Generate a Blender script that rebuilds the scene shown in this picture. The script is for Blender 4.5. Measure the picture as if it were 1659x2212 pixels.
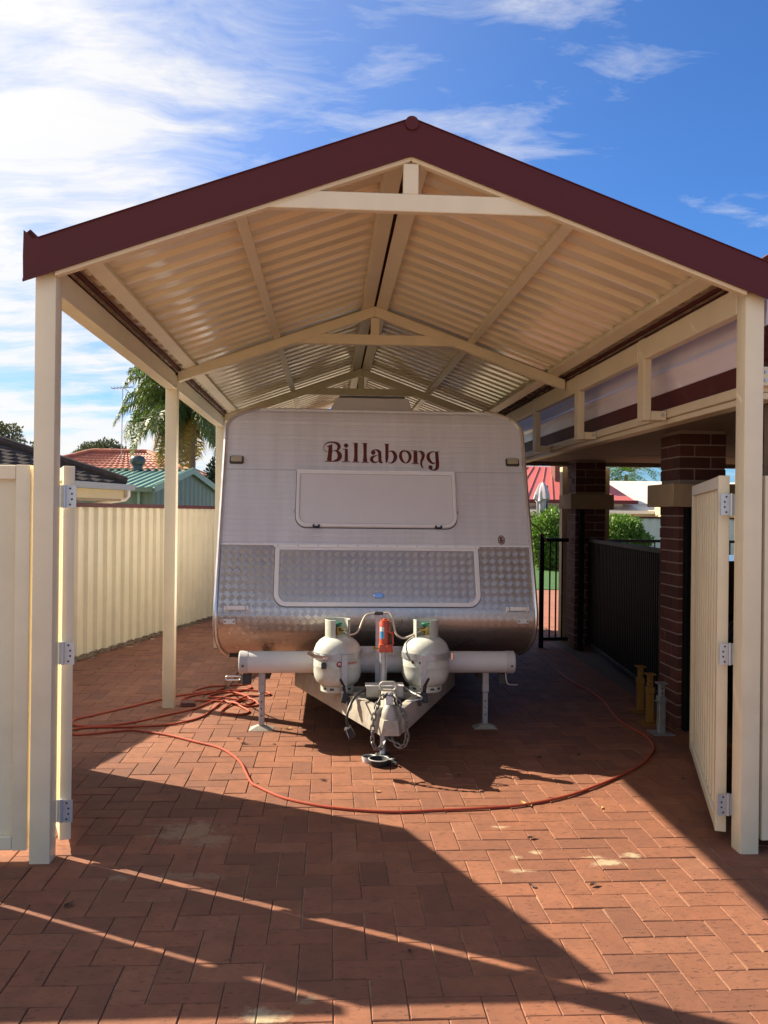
import bpy, bmesh, math, random
from mathutils import Vector, Matrix, noise

random.seed(7)
scene = bpy.context.scene
for o in list(bpy.data.objects):
    bpy.data.objects.remove(o)
col = scene.collection

# ------------------------------------------------------------------ camera
YAW, PITCH, ROLL = math.radians(3.653), math.radians(0.05), math.radians(0.645)
CAM = Vector((0.0, 0.0, 1.55))
FPX = 1840.9 / 1659.0                       # focal length / picture width
fwd = Vector((math.sin(YAW) * math.cos(PITCH), math.cos(YAW) * math.cos(PITCH), math.sin(PITCH)))
r0 = Vector((math.cos(YAW), -math.sin(YAW), 0.0))
u0 = r0.cross(fwd)
rgt = r0 * math.cos(ROLL) + u0 * math.sin(ROLL)
upv = -r0 * math.sin(ROLL) + u0 * math.cos(ROLL)
cam_data = bpy.data.cameras.new('camera')
cam_data.sensor_fit = 'HORIZONTAL'
cam_data.sensor_width = 36.0
cam_data.lens = 36.0 * FPX
cam_data.clip_start = 0.05
cam_data.clip_end = 2000.0
cam = bpy.data.objects.new('camera', cam_data)
col.objects.link(cam)
cam.matrix_world = Matrix(((rgt.x, upv.x, -fwd.x, CAM.x), (rgt.y, upv.y, -fwd.y, CAM.y),
                           (rgt.z, upv.z, -fwd.z, CAM.z), (0, 0, 0, 1)))
scene.camera = cam


def project(p):
    d = Vector(p) - CAM
    z = d.dot(fwd)
    if z <= 0.05:
        return None
    return (0.5 + FPX * d.dot(rgt) / z, 0.5 - FPX * d.dot(upv) / z * 0.75, z)


# ------------------------------------------------------------------ sun, sky, exposure
SUN_EL = math.radians(36.0)
SUN_AZ = math.atan2(-0.875, 0.485)          # angle from +Y towards +X (negative: to the left)
SUN_DIR = Vector((math.sin(SUN_AZ) * math.cos(SUN_EL), math.cos(SUN_AZ) * math.cos(SUN_EL), math.sin(SUN_EL)))
sun_data = bpy.data.lights.new('sun', 'SUN')
sun_data.energy = 5.0
sun_data.angle = math.radians(0.5)
sun_data.color = (1.0, 0.87, 0.68)
sun = bpy.data.objects.new('sun', sun_data)
col.objects.link(sun)
sun.location = (-8, 6, 10)
sun.rotation_euler = (-SUN_DIR).to_track_quat('-Z', 'Y').to_euler()

scene.view_settings.view_transform = 'Standard'
scene.view_settings.look = 'None'
scene.view_settings.exposure = 1.4
scene.view_settings.gamma = 1.0
scene.view_settings.use_curve_mapping = False
try:
    scene.cycles.max_bounces = 10
    scene.cycles.diffuse_bounces = 5
    scene.cycles.glossy_bounces = 4
    scene.cycles.sample_clamp_indirect = 6.0
except Exception:
    pass

world = bpy.data.worlds.new('World')
scene.world = world
world.use_nodes = True
nt = world.node_tree
nt.nodes.clear()


def N(tree, typ, **kw):
    n = tree.nodes.new(typ)
    for k, v in kw.items():
        if k == 'inp':
            for a, b in v.items():
                n.inputs[a].default_value = b
        else:
            setattr(n, k, v)
    return n


def math_node(tree, op, a, b=None, c=None, clamp=False):
    n = tree.nodes.new('ShaderNodeMath')
    n.operation = op
    n.use_clamp = clamp
    for i, v in enumerate((a, b, c)):
        if v is None:
            continue
        if isinstance(v, (int, float)):
            n.inputs[i].default_value = v
        else:
            tree.links.new(v, n.inputs[i])
    return n.outputs[0]


def mix_col(tree, fac, a, b, blend='MIX'):
    n = tree.nodes.new('ShaderNodeMix')
    n.data_type = 'RGBA'
    n.blend_type = blend
    for idx, v in ((0, fac), (6, a), (7, b)):
        if isinstance(v, (int, float)):
            n.inputs[idx].default_value = v
        elif isinstance(v, (tuple, list)):
            n.inputs[idx].default_value = tuple(v) + ((1.0,) if len(v) == 3 else ())
        else:
            tree.links.new(v, n.inputs[idx])
    return n.outputs[2]


def ramp(tree, fac, stops):
    n = tree.nodes.new('ShaderNodeValToRGB')
    cr = n.color_ramp
    while len(cr.elements) < len(stops):
        cr.elements.new(0.5)
    for e, (p, c) in zip(cr.elements, stops):
        e.position = p
        e.color = (c, c, c, 1) if isinstance(c, (int, float)) else tuple(c) + (1,)
    tree.links.new(fac, n.inputs[0])
    return n.outputs[0]


def build_world():
    L = nt.links.new
    sky = N(nt, 'ShaderNodeTexSky', sky_type='NISHITA')
    sky.sun_disc = False
    sky.sun_elevation = SUN_EL
    sky.sun_rotation = SUN_AZ
    sky.altitude = 20
    sky.air_density = 1.0
    sky.dust_density = 0.6
    sky.ozone_density = 2.5
    geo = N(nt, 'ShaderNodeTexCoord')
    gen = geo.outputs['Generated']
    sep = N(nt, 'ShaderNodeSeparateXYZ')
    L(gen, sep.inputs[0])
    # high cloud sheet: the direction met with a plane above the ground
    zc = math_node(nt, 'ADD', math_node(nt, 'MAXIMUM', sep.outputs[2], 0.0), 0.16)
    px = math_node(nt, 'DIVIDE', sep.outputs[0], zc)
    py = math_node(nt, 'DIVIDE', sep.outputs[1], zc)
    comb = N(nt, 'ShaderNodeCombineXYZ')
    L(px, comb.inputs[0])
    L(py, comb.inputs[1])
    # wind-stretched coordinates
    mp = N(nt, 'ShaderNodeMapping')
    mp.inputs['Rotation'].default_value = (0, 0, math.radians(58))
    mp.inputs['Scale'].default_value = (0.75, 2.1, 1)
    mp.inputs['Location'].default_value = (5.3, 0.4, 0)
    L(comb.outputs[0], mp.inputs[0])
    warp = N(nt, 'ShaderNodeTexNoise', inp={'Scale': 1.3, 'Detail': 3.0, 'Roughness': 0.55})
    L(comb.outputs[0], warp.inputs['Vector'])
    wadd = N(nt, 'ShaderNodeMixRGB', blend_type='LINEAR_LIGHT')
    wadd.inputs[0].default_value = 0.33
    L(mp.outputs[0], wadd.inputs[1])
    L(warp.outputs['Color'], wadd.inputs[2])
    fib = N(nt, 'ShaderNodeTexNoise', inp={'Scale': 2.2, 'Detail': 9.0, 'Roughness': 0.62, 'Lacunarity': 2.1})
    L(wadd.outputs[0], fib.inputs['Vector'])
    big = N(nt, 'ShaderNodeTexNoise', inp={'Scale': 0.62, 'Detail': 2.0, 'Roughness': 0.5})
    mb = N(nt, 'ShaderNodeMapping')
    mb.inputs['Location'].default_value = (1.35, 0.35, 0.2)
    L(comb.outputs[0], mb.inputs[0])
    L(mb.outputs[0], big.inputs['Vector'])
    # the cloud bank thickens towards the west (the sun's side)
    west = math_node(nt, 'MULTIPLY', px, -0.42)
    west = math_node(nt, 'MINIMUM', west, 0.20)
    west = math_node(nt, 'MAXIMUM', west, -0.045)
    cov = math_node(nt, 'ADD', math_node(nt, 'MULTIPLY', big.outputs[0], 0.75), west)
    dens = math_node(nt, 'ADD', fib.outputs[0], math_node(nt, 'SUBTRACT', cov, 0.345))
    cl = ramp(nt, dens, [(0.50, 0.0), (0.61, 0.30), (0.76, 0.9), (1.0, 1.0)])
    # forward scattering: clouds and haze are brighter close to the sun
    dot = N(nt, 'ShaderNodeVectorMath', operation='DOT_PRODUCT')
    L(gen, dot.inputs[0])
    dot.inputs[1].default_value = SUN_DIR
    d1 = math_node(nt, 'MAXIMUM', dot.outputs['Value'], 0.0)
    glow = math_node(nt, 'POWER', d1, 8.0)
    cb = math_node(nt, 'ADD', math_node(nt, 'MULTIPLY', glow, 3.5), 9.4)
    cc = N(nt, 'ShaderNodeVectorMath', operation='SCALE')
    cc.inputs[0].default_value = (1.0, 0.985, 0.96)
    L(cb, cc.inputs['Scale'])
    tint = mix_col(nt, 1.0, sky.outputs[0], (0.60, 1.08, 1.74), 'MULTIPLY')
    mixed = mix_col(nt, cl, tint, cc.outputs[0])
    haze = math_node(nt, 'MULTIPLY', math_node(nt, 'POWER', d1, 4.5), 1.0)
    mixed = mix_col(nt, haze, mixed, cc.outputs[0])
    bg = N(nt, 'ShaderNodeBackground')
    bg.inputs['Strength'].default_value = 0.040
    L(mixed, bg.inputs[0])
    out = N(nt, 'ShaderNodeOutputWorld')
    L(bg.outputs[0], out.inputs[0])


build_world()

# ------------------------------------------------------------------ materials
MATS = {}


def principled(name):
    m = bpy.data.materials.new(name)
    m.use_nodes = True
    t = m.node_tree
    return m, t, t.nodes['Principled BSDF']


def mat(name, color, rough=0.5, metal=0.0, var=0.08, scale=6.0, bump=0.0, bscale=60.0, dirt=0.0, spec=0.5,
        stretch=(1, 1, 1), coat=0.0):
    if name in MATS:
        return MATS[name]
    m, t, b = principled(name)
    L = t.links.new
    tc = N(t, 'ShaderNodeTexCoord')
    mp = N(t, 'ShaderNodeMapping')
    mp.inputs['Scale'].default_value = stretch
    L(tc.outputs['Object'], mp.inputs[0])
    n1 = N(t, 'ShaderNodeTexNoise', inp={'Scale': scale, 'Detail': 6.0, 'Roughness': 0.65})
    L(mp.outputs[0], n1.inputs['Vector'])
    f = ramp(t, n1.outputs[0], [(0.3, 0.0), (0.7, 1.0)])
    lo = tuple(c * (1 - var) for c in color)
    hi = tuple(min(1, c * (1 + var)) for c in color)
    c = mix_col(t, f, lo, hi)
    if dirt > 0:
        n2 = N(t, 'ShaderNodeTexNoise', inp={'Scale': scale * 0.35, 'Detail': 9.0, 'Roughness': 0.7})
        L(mp.outputs[0], n2.inputs['Vector'])
        df = math_node(t, 'MULTIPLY', ramp(t, n2.outputs[0], [(0.45, 0.0), (0.75, 1.0)]), dirt)
        c = mix_col(t, df, c, (0.16, 0.12, 0.09))
    L(c, b.inputs['Base Color'])
    b.inputs['Metallic'].default_value = metal
    b.inputs['Specular IOR Level'].default_value = spec
    b.inputs['Coat Weight'].default_value = coat
    rr = math_node(t, 'ADD', math_node(t, 'MULTIPLY', f, 0.12), rough - 0.06, clamp=True)
    L(rr, b.inputs['Roughness'])
    if bump > 0:
        n3 = N(t, 'ShaderNodeTexNoise', inp={'Scale': bscale, 'Detail': 4.0, 'Roughness': 0.6})
        L(mp.outputs[0], n3.inputs['Vector'])
        bp = N(t, 'ShaderNodeBump', inp={'Strength': 1.0, 'Distance': bump})
        L(n3.outputs[0], bp.inputs['Height'])
        L(bp.outputs[0], b.inputs['Normal'])
    MATS[name] = m
    return m


CREAM = mat('cream_paint', (0.72, 0.625, 0.44), 0.38, var=0.05, scale=4, dirt=0.13, bump=0.0003, bscale=9)
CREAMSHEET = mat('cream_sheet', (0.70, 0.625, 0.44), 0.42, var=0.05, scale=4, dirt=0.16, bump=0.0006, bscale=5)
ROOFCREAM = mat('roof_sheet_cream', (0.73, 0.635, 0.455), 0.15, var=0.04, scale=1.5, dirt=0.03, bump=0.0028, bscale=2.0, stretch=(0.6, 2.4, 1))
MAROON = mat('maroon_paint', (0.080, 0.012, 0.014), 0.55, var=0.08, scale=3, bump=0.0003, bscale=9, spec=0.28)
WHITEP = mat('caravan_white', (0.70, 0.70, 0.735), 0.42, var=0.05, scale=2, dirt=0.16, stretch=(7, 1, 0.8))
HATCHW = mat('hatch_white', (0.76, 0.75, 0.765), 0.45, var=0.03, scale=2, dirt=0.05)
FRAMEW = mat('white_aluminium', (0.86, 0.86, 0.87), 0.36, metal=0.0, var=0.04, scale=6, dirt=0.05)
ALU = mat('aluminium', (0.72, 0.72, 0.72), 0.32, metal=0.9, var=0.06, scale=8)
GALV = mat('galvanised', (0.44, 0.46, 0.48), 0.45, metal=0.75, var=0.18, scale=28)
HINGE = mat('zinc_hinge', (0.50, 0.55, 0.60), 0.38, metal=0.6, var=0.08, scale=30)
DARKMET = mat('dark_metal', (0.05, 0.052, 0.055), 0.5, metal=0.3, var=0.2, scale=30)
CHASSIS = mat('chassis_paint', (0.42, 0.40, 0.34), 0.5, var=0.14, scale=14, dirt=0.75)
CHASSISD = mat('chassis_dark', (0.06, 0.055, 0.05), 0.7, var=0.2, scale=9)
LPG = mat('lpg_paint', (0.53, 0.555, 0.49), 0.40, var=0.10, scale=14, dirt=0.45)
PVC = mat('pvc_white', (0.62, 0.61, 0.60), 0.4, var=0.04, scale=5, dirt=0.12)
PVCG = mat('pvc_grey', (0.48, 0.48, 0.48), 0.45, var=0.05, scale=5, dirt=0.1)
RED = mat('jack_red', (0.52, 0.075, 0.03), 0.38, var=0.12, scale=20, dirt=0.2)
BLACKP = mat('black_plastic', (0.010, 0.010, 0.011), 0.5, var=0.2, scale=20)
RUBBER = mat('rubber', (0.018, 0.018, 0.019), 0.75, var=0.2, scale=30)
CHROME = mat('chrome', (0.75, 0.76, 0.78), 0.12, metal=1.0, var=0.03)
CHAIN = mat('chain_steel', (0.17, 0.165, 0.155), 0.5, metal=0.6, var=0.25, scale=40)
LETTER = mat('maroon_vinyl', (0.115, 0.020, 0.020), 0.35, var=0.05)
LENS = mat('lamp_lens', (0.42, 0.37, 0.27), 0.2, var=0.05)
LAMPB = mat('lamp_base', (0.06, 0.05, 0.045), 0.4, var=0.1)
HOSEC = mat('orange_hose', (0.34, 0.060, 0.028), 0.6, var=0.10, scale=12, dirt=0.12, spec=0.25)
RUBHOSE = mat('gas_hose', (0.55, 0.50, 0.40), 0.5, var=0.1, scale=20)
BRASS = mat('brass', (0.34, 0.24, 0.08), 0.35, metal=0.8, var=0.1)
GREENK = mat('green_knob', (0.015, 0.12, 0.07), 0.4, var=0.1)
YELLOW = mat('yellow_paint', (0.22, 0.105, 0.012), 0.5, var=0.1, scale=12, dirt=0.25)
BLUEL = mat('blue_label', (0.05, 0.33, 0.60), 0.4, var=0.05)
REDL = mat('red_print', (0.50, 0.06, 0.04), 0.4, var=0.05)
WHITEL = mat('white_label', (0.70, 0.72, 0.72), 0.4, var=0.04)
BLACKF = mat('black_fence_paint', (0.006, 0.008, 0.008), 0.55, var=0.1, spec=0.2)
RENDER = mat('cream_render', (0.42, 0.32, 0.19), 0.8, var=0.08, scale=12, bump=0.001, bscale=120)
SOFFIT = mat('soffit_board', (0.30, 0.24, 0.18), 0.75, var=0.05, scale=2)
LILAC = mat('pale_gutter', (0.74, 0.66, 0.72), 0.34, var=0.04, scale=3)
MORTAR = mat('mortar', (0.36, 0.28, 0.22), 0.95, var=0.12, scale=40, bump=0.001, bscale=200)
SAND = mat('joint_sand', (0.38, 0.26, 0.165), 0.95, var=0.35, scale=18, bump=0.002, bscale=200)
DIRT = mat('dirt', (0.16, 0.115, 0.07), 0.95, var=0.4, scale=9, bump=0.006, bscale=60)
GROUND = mat('yard_ground', (0.42, 0.35, 0.25), 0.95, var=0.3, scale=0.6, bump=0.01, bscale=20)
TURF = mat('turf', (0.035, 0.11, 0.02), 0.9, var=0.3, scale=30, bump=0.01, bscale=300)
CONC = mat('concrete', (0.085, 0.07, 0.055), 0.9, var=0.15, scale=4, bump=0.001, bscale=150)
SHEDG = mat('shed_green', (0.115, 0.185, 0.135), 0.45, var=0.06, scale=3)
SHEDR = mat('shed_roof_green', (0.19, 0.32, 0.235), 0.40, var=0.06, scale=3)
VENTM = mat('vent_dark', (0.07, 0.08, 0.08), 0.4, metal=0.5, var=0.2, scale=8)
GREYG = mat('grey_gutter', (0.30, 0.31, 0.33), 0.4, var=0.05)
FASCIAC = mat('fascia_cream', (0.52, 0.43, 0.27), 0.5, var=0.05)
BRICKO = mat('far_brick', (0.38, 0.15, 0.07), 0.85, var=0.2, scale=14)
DTILE = mat('dark_tile', (0.060, 0.048, 0.043), 0.85, var=0.35, scale=9, bump=0.003, bscale=40, spec=0.15)
RTILE = mat('red_tile', (0.36, 0.12, 0.07), 0.65, var=0.35, scale=5)
PINKROOF = mat('far_red_roof', (0.46, 0.115, 0.10), 0.5, var=0.06, scale=1.5)
OFFROOF = mat('far_cream_roof', (0.68, 0.63, 0.52), 0.5, var=0.04, scale=1.5)
CANVAS = mat('canvas', (0.38, 0.36, 0.39), 0.85, var=0.12, scale=12)
WOOD = mat('trunk_bark', (0.17, 0.13, 0.10), 0.9, var=0.3, scale=10, bump=0.008, bscale=30, stretch=(1, 1, 3))
CARP = mat('car_paint', (0.012, 0.016, 0.026), 0.22, var=0.05, coat=0.6)
DRYLEAF = mat('dry_leaf', (0.42, 0.27, 0.09), 0.8, var=0.3, scale=30)
DARKLEAF = mat('dark_leaf', (0.07, 0.035, 0.02), 0.8, var=0.3, scale=30)
LOUVRE = mat('house_inner_wall', (0.20, 0.14, 0.10), 0.9, var=0.15, scale=5)


def glass_mat():
    m, t, b = principled('car_glass')
    b.inputs['Base Color'].default_value = (0.02, 0.03, 0.035, 1)
    b.inputs['Roughness'].default_value = 0.05
    b.inputs['Metallic'].default_value = 0.0
    b.inputs['Specular IOR Level'].default_value = 0.8
    return m


GLASS = glass_mat()


def leaf_mat(name, a, bcol, tr=0.25, rough=0.5):
    m, t, b = principled(name)
    L = t.links.new
    g = N(t, 'ShaderNodeNewGeometry')
    c = mix_col(t, g.outputs['Random Per Island'], a, bcol)
    L(c, b.inputs['Base Color'])
    b.inputs['Roughness'].default_value = rough
    tl = N(t, 'ShaderNodeBsdfTranslucent')
    L(mix_col(t, 1.0, c, (1.0, 1.15, 0.6), 'MULTIPLY'), tl.inputs[0])
    mx = N(t, 'ShaderNodeMixShader')
    mx.inputs[0].default_value = tr
    L(b.outputs[0], mx.inputs[1])
    L(tl.outputs[0], mx.inputs[2])
    L(mx.outputs[0], t.nodes['Material Output'].inputs[0])
    return m


PALML = leaf_mat('palm_leaf', (0.050, 0.095, 0.024), (0.12, 0.155, 0.035), 0.4)
PALMY = leaf_mat('palm_leaf_old', (0.26, 0.19, 0.045), (0.17, 0.12, 0.035), 0.4)
BUSHL = leaf_mat('bush_leaf', (0.075, 0.155, 0.018), (0.13, 0.22, 0.03), 0.35)
GUML = leaf_mat('gum_leaf', (0.05, 0.065, 0.030), (0.09, 0.10, 0.05), 0.2)
CYPL = leaf_mat('cypress_leaf', (0.012, 0.030, 0.010), (0.03, 0.06, 0.018), 0.1)


def paver_mat():
    m, t, b = principled('clay_paver')
    L = t.links.new
    geo = N(t, 'ShaderNodeNewGeometry')
    oi = N(t, 'ShaderNodeObjectInfo')
    at = N(t, 'ShaderNodeAttribute', attribute_name='tone')
    rnd = math_node(t, 'FRACT', math_node(t, 'ADD', oi.outputs['Random'], math_node(t, 'MULTIPLY', at.outputs['Fac'], 3.17)))
    base = N(t, 'ShaderNodeValToRGB')
    cr = base.color_ramp
    stops = [(0.0, (0.180, 0.074, 0.044)), (0.15, (0.215, 0.086, 0.048)), (0.5, (0.25, 0.098, 0.051)), (0.8, (0.272, 0.108, 0.056)), (1.0, (0.285, 0.122, 0.068))]
    while len(cr.elements) < len(stops):
        cr.elements.new(0.5)
    for e, (p, c) in zip(cr.elements, stops):
        e.position = p
        e.color = c + (1,)
    L(rnd, base.inputs[0])
    pos = geo.outputs['Position']
    n1 = N(t, 'ShaderNodeTexNoise', inp={'Scale': 11.0, 'Detail': 6.0, 'Roughness': 0.7})
    L(pos, n1.inputs['Vector'])
    c = mix_col(t, ramp(t, n1.outputs[0], [(0.35, 0.0), (0.72, 0.55)]), base.outputs[0], (0.125, 0.051, 0.030))
    # drag marks and pits of the extruded clay
    vo = N(t, 'ShaderNodeTexNoise', inp={'Scale': 75.0, 'Detail': 4.0, 'Roughness': 0.7})
    mpx = N(t, 'ShaderNodeMapping')
    mpx.inputs['Scale'].default_value = (0.32, 1.0, 1.0)
    L(pos, mpx.inputs[0])
    L(mpx.outputs[0], vo.inputs['Vector'])
    pits = ramp(t, vo.outputs[0], [(0.58, 0.0), (0.67, 1.0)])
    c = mix_col(t, math_node(t, 'MULTIPLY', pits, 0.8), c, (0.075, 0.035, 0.025))
    # general grime
    n4 = N(t, 'ShaderNodeTexNoise', inp={'Scale': 1.1, 'Detail': 7.0, 'Roughness': 0.65})
    L(pos, n4.inputs['Vector'])
    c = mix_col(t, ramp(t, n4.outputs[0], [(0.42, 0.0), (0.70, 0.45)]), c, (0.105, 0.050, 0.032))
    # spilt pale sand
    n5 = N(t, 'ShaderNodeTexNoise', inp={'Scale': 14.0, 'Detail': 7.0, 'Roughness': 0.75})
    L(pos, n5.inputs['Vector'])
    sx = N(t, 'ShaderNodeSeparateXYZ')
    L(pos, sx.inputs[0])
    tot = None
    for (x, y, rx, ry, amp) in SPILLS:
        dx = math_node(t, 'DIVIDE', math_node(t, 'SUBTRACT', sx.outputs[0], x), rx)
        dy = math_node(t, 'DIVIDE', math_node(t, 'SUBTRACT', sx.outputs[1], y), ry)
        d = math_node(t, 'SQRT', math_node(t, 'ADD', math_node(t, 'MULTIPLY', dx, dx), math_node(t, 'MULTIPLY', dy, dy)))
        v = math_node(t, 'ADD', math_node(t, 'SUBTRACT', 1.0, d), math_node(t, 'MULTIPLY', math_node(t, 'SUBTRACT', n5.outputs[0], 0.52), 3.4))
        v = math_node(t, 'MULTIPLY', math_node(t, 'MULTIPLY', v, 1.6, clamp=True), amp)
        tot = v if tot is None else math_node(t, 'MAXIMUM', tot, v)
    c = mix_col(t, tot, c, (0.40, 0.32, 0.20))
    L(c, b.inputs['Base Color'])
    b.inputs['Roughness'].default_value = 0.78
    b.inputs['Specular IOR Level'].default_value = 0.35
    bp = N(t, 'ShaderNodeBump', inp={'Strength': 0.9, 'Distance': 0.0016})
    hsum = math_node(t, 'SUBTRACT', n5.outputs[0], math_node(t, 'MULTIPLY', pits, 0.8))
    L(hsum, bp.inputs['Height'])
    L(bp.outputs[0], b.inputs['Normal'])
    return m


SPILLS = [(1.26, 3.72, 0.09, 0.045, 0.9), (1.39, 3.80, 0.055, 0.035, 0.9), (1.20, 3.79, 0.07, 0.02, 0.6), (0.86, 3.81, 0.04, 0.03, 0.85),
          (0.96, 3.86, 0.035, 0.03, 0.8), (0.85, 3.66, 0.07, 0.025, 0.7), (0.86, 4.18, 0.05, 0.02, 0.7), (-0.66, 4.17, 0.20, 0.16, 0.42),
          (-0.55, 4.05, 0.16, 0.10, 0.35), (-0.55, 3.66, 0.22, 0.05, 0.25), (-0.87, 3.66, 0.07, 0.04, 0.35), (-0.19, 2.63, 0.10, 0.05, 0.9), (-0.05, 2.72, 0.04, 0.03, 0.5)]
PAVER = paver_mat()


def far_paving_mat():
    m, t, b = principled('far_paving')
    L = t.links.new
    geo = N(t, 'ShaderNodeNewGeometry')
    br = N(t, 'ShaderNodeTexBrick', inp={'Scale': 1.0, 'Mortar Size': 0.006, 'Brick Width': 0.236, 'Row Height': 0.118, 'Color1': (0.32, 0.12, 0.065, 1), 'Color2': (0.25, 0.09, 0.055, 1), 'Mortar': (0.22, 0.13, 0.08, 1)})
    L(geo.outputs['Position'], br.inputs['Vector'])
    L(br.outputs[0], b.inputs['Base Color'])
    b.inputs['Roughness'].default_value = 0.8
    return m


FARPAVE = far_paving_mat()


def brick_mat():
    m, t, b = principled('pier_brick')
    L = t.links.new
    oi = N(t, 'ShaderNodeObjectInfo')
    tc = N(t, 'ShaderNodeTexCoord')
    n = N(t, 'ShaderNodeTexNoise', inp={'Scale': 30.0, 'Detail': 6.0, 'Roughness': 0.7})
    L(tc.outputs['Object'], n.inputs['Vector'])
    c = mix_col(t, oi.outputs['Random'], (0.085, 0.028, 0.022), (0.15, 0.048, 0.034))
    c = mix_col(t, ramp(t, n.outputs[0], [(0.4, 0.0), (0.7, 0.5)]), c, (0.05, 0.025, 0.022))
    L(c, b.inputs['Base Color'])
    b.inputs['Roughness'].default_value = 0.75
    bp = N(t, 'ShaderNodeBump', inp={'Strength': 0.8, 'Distance': 0.002})
    L(n.outputs[0], bp.inputs['Height'])
    L(bp.outputs[0], b.inputs['Normal'])
    return m


PBRICK = brick_mat()


def checker_mat():
    """five-bar tread plate: raised bars in alternating diagonal cells"""
    m, t, b = principled('tread_plate')
    L = t.links.new
    uv = N(t, 'ShaderNodeUVMap', uv_map='plate')
    mp = N(t, 'ShaderNodeMapping')
    mp.inputs['Rotation'].default_value = (0, 0, math.radians(45))
    mp.inputs['Scale'].default_value = (25.0, 25.0, 1)
    L(uv.outputs[0], mp.inputs[0])
    s = N(t, 'ShaderNodeSeparateXYZ')
    L(mp.outputs[0], s.inputs[0])
    u, v = s.outputs[0], s.outputs[1]
    fu, fv = math_node(t, 'FLOOR', u), math_node(t, 'FLOOR', v)
    par = math_node(t, 'MODULO', math_node(t, 'ABSOLUTE', math_node(t, 'ADD', fu, fv)), 2.0)
    par = math_node(t, 'GREATER_THAN', par, 0.5)
    cu = math_node(t, 'SUBTRACT', math_node(t, 'FRACT', u), 0.5)
    cv = math_node(t, 'SUBTRACT', math_node(t, 'FRACT', v), 0.5)

    def mixv(f, a, bb):
        return math_node(t, 'ADD', math_node(t, 'MULTIPLY', a, math_node(t, 'SUBTRACT', 1.0, f)), math_node(t, 'MULTIPLY', bb, f))
    across = mixv(par, cu, cv)
    along = mixv(par, cv, cu)
    bars = math_node(t, 'COSINE', math_node(t, 'MULTIPLY', across, 2 * math.pi * 5))
    bars = math_node(t, 'MULTIPLY', math_node(t, 'ADD', bars, 1.0), 0.5)
    e1 = math_node(t, 'MULTIPLY', math_node(t, 'SUBTRACT', 0.47, math_node(t, 'ABSOLUTE', along)), 9.0, clamp=True)
    e2 = math_node(t, 'MULTIPLY', math_node(t, 'SUBTRACT', 0.46, math_node(t, 'ABSOLUTE', across)), 30.0, clamp=True)
    h = math_node(t, 'MULTIPLY', math_node(t, 'MULTIPLY', bars, e1), e2)
    tc = N(t, 'ShaderNodeTexCoord')
    n = N(t, 'ShaderNodeTexNoise', inp={'Scale': 4.0, 'Detail': 7.0, 'Roughness': 0.65})
    L(tc.outputs['Object'], n.inputs['Vector'])
    col_ = mix_col(t, n.outputs[0], (0.38, 0.36, 0.34), (0.55, 0.53, 0.50))
    col_ = mix_col(t, math_node(t, 'MULTIPLY', h, 0.22), col_, (0.85, 0.85, 0.85))
    L(col_, b.inputs['Base Color'])
    b.inputs['Metallic'].default_value = 0.85
    L(math_node(t, 'ADD', math_node(t, 'MULTIPLY', n.outputs[0], 0.22), 0.19), b.inputs['Roughness'])
    bp = N(t, 'ShaderNodeBump', inp={'Strength': 0.5, 'Distance': 0.0014})
    L(h, bp.inputs['Height'])
    L(bp.outputs[0], b.inputs['Normal'])
    return m


TREAD = checker_mat()


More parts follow.
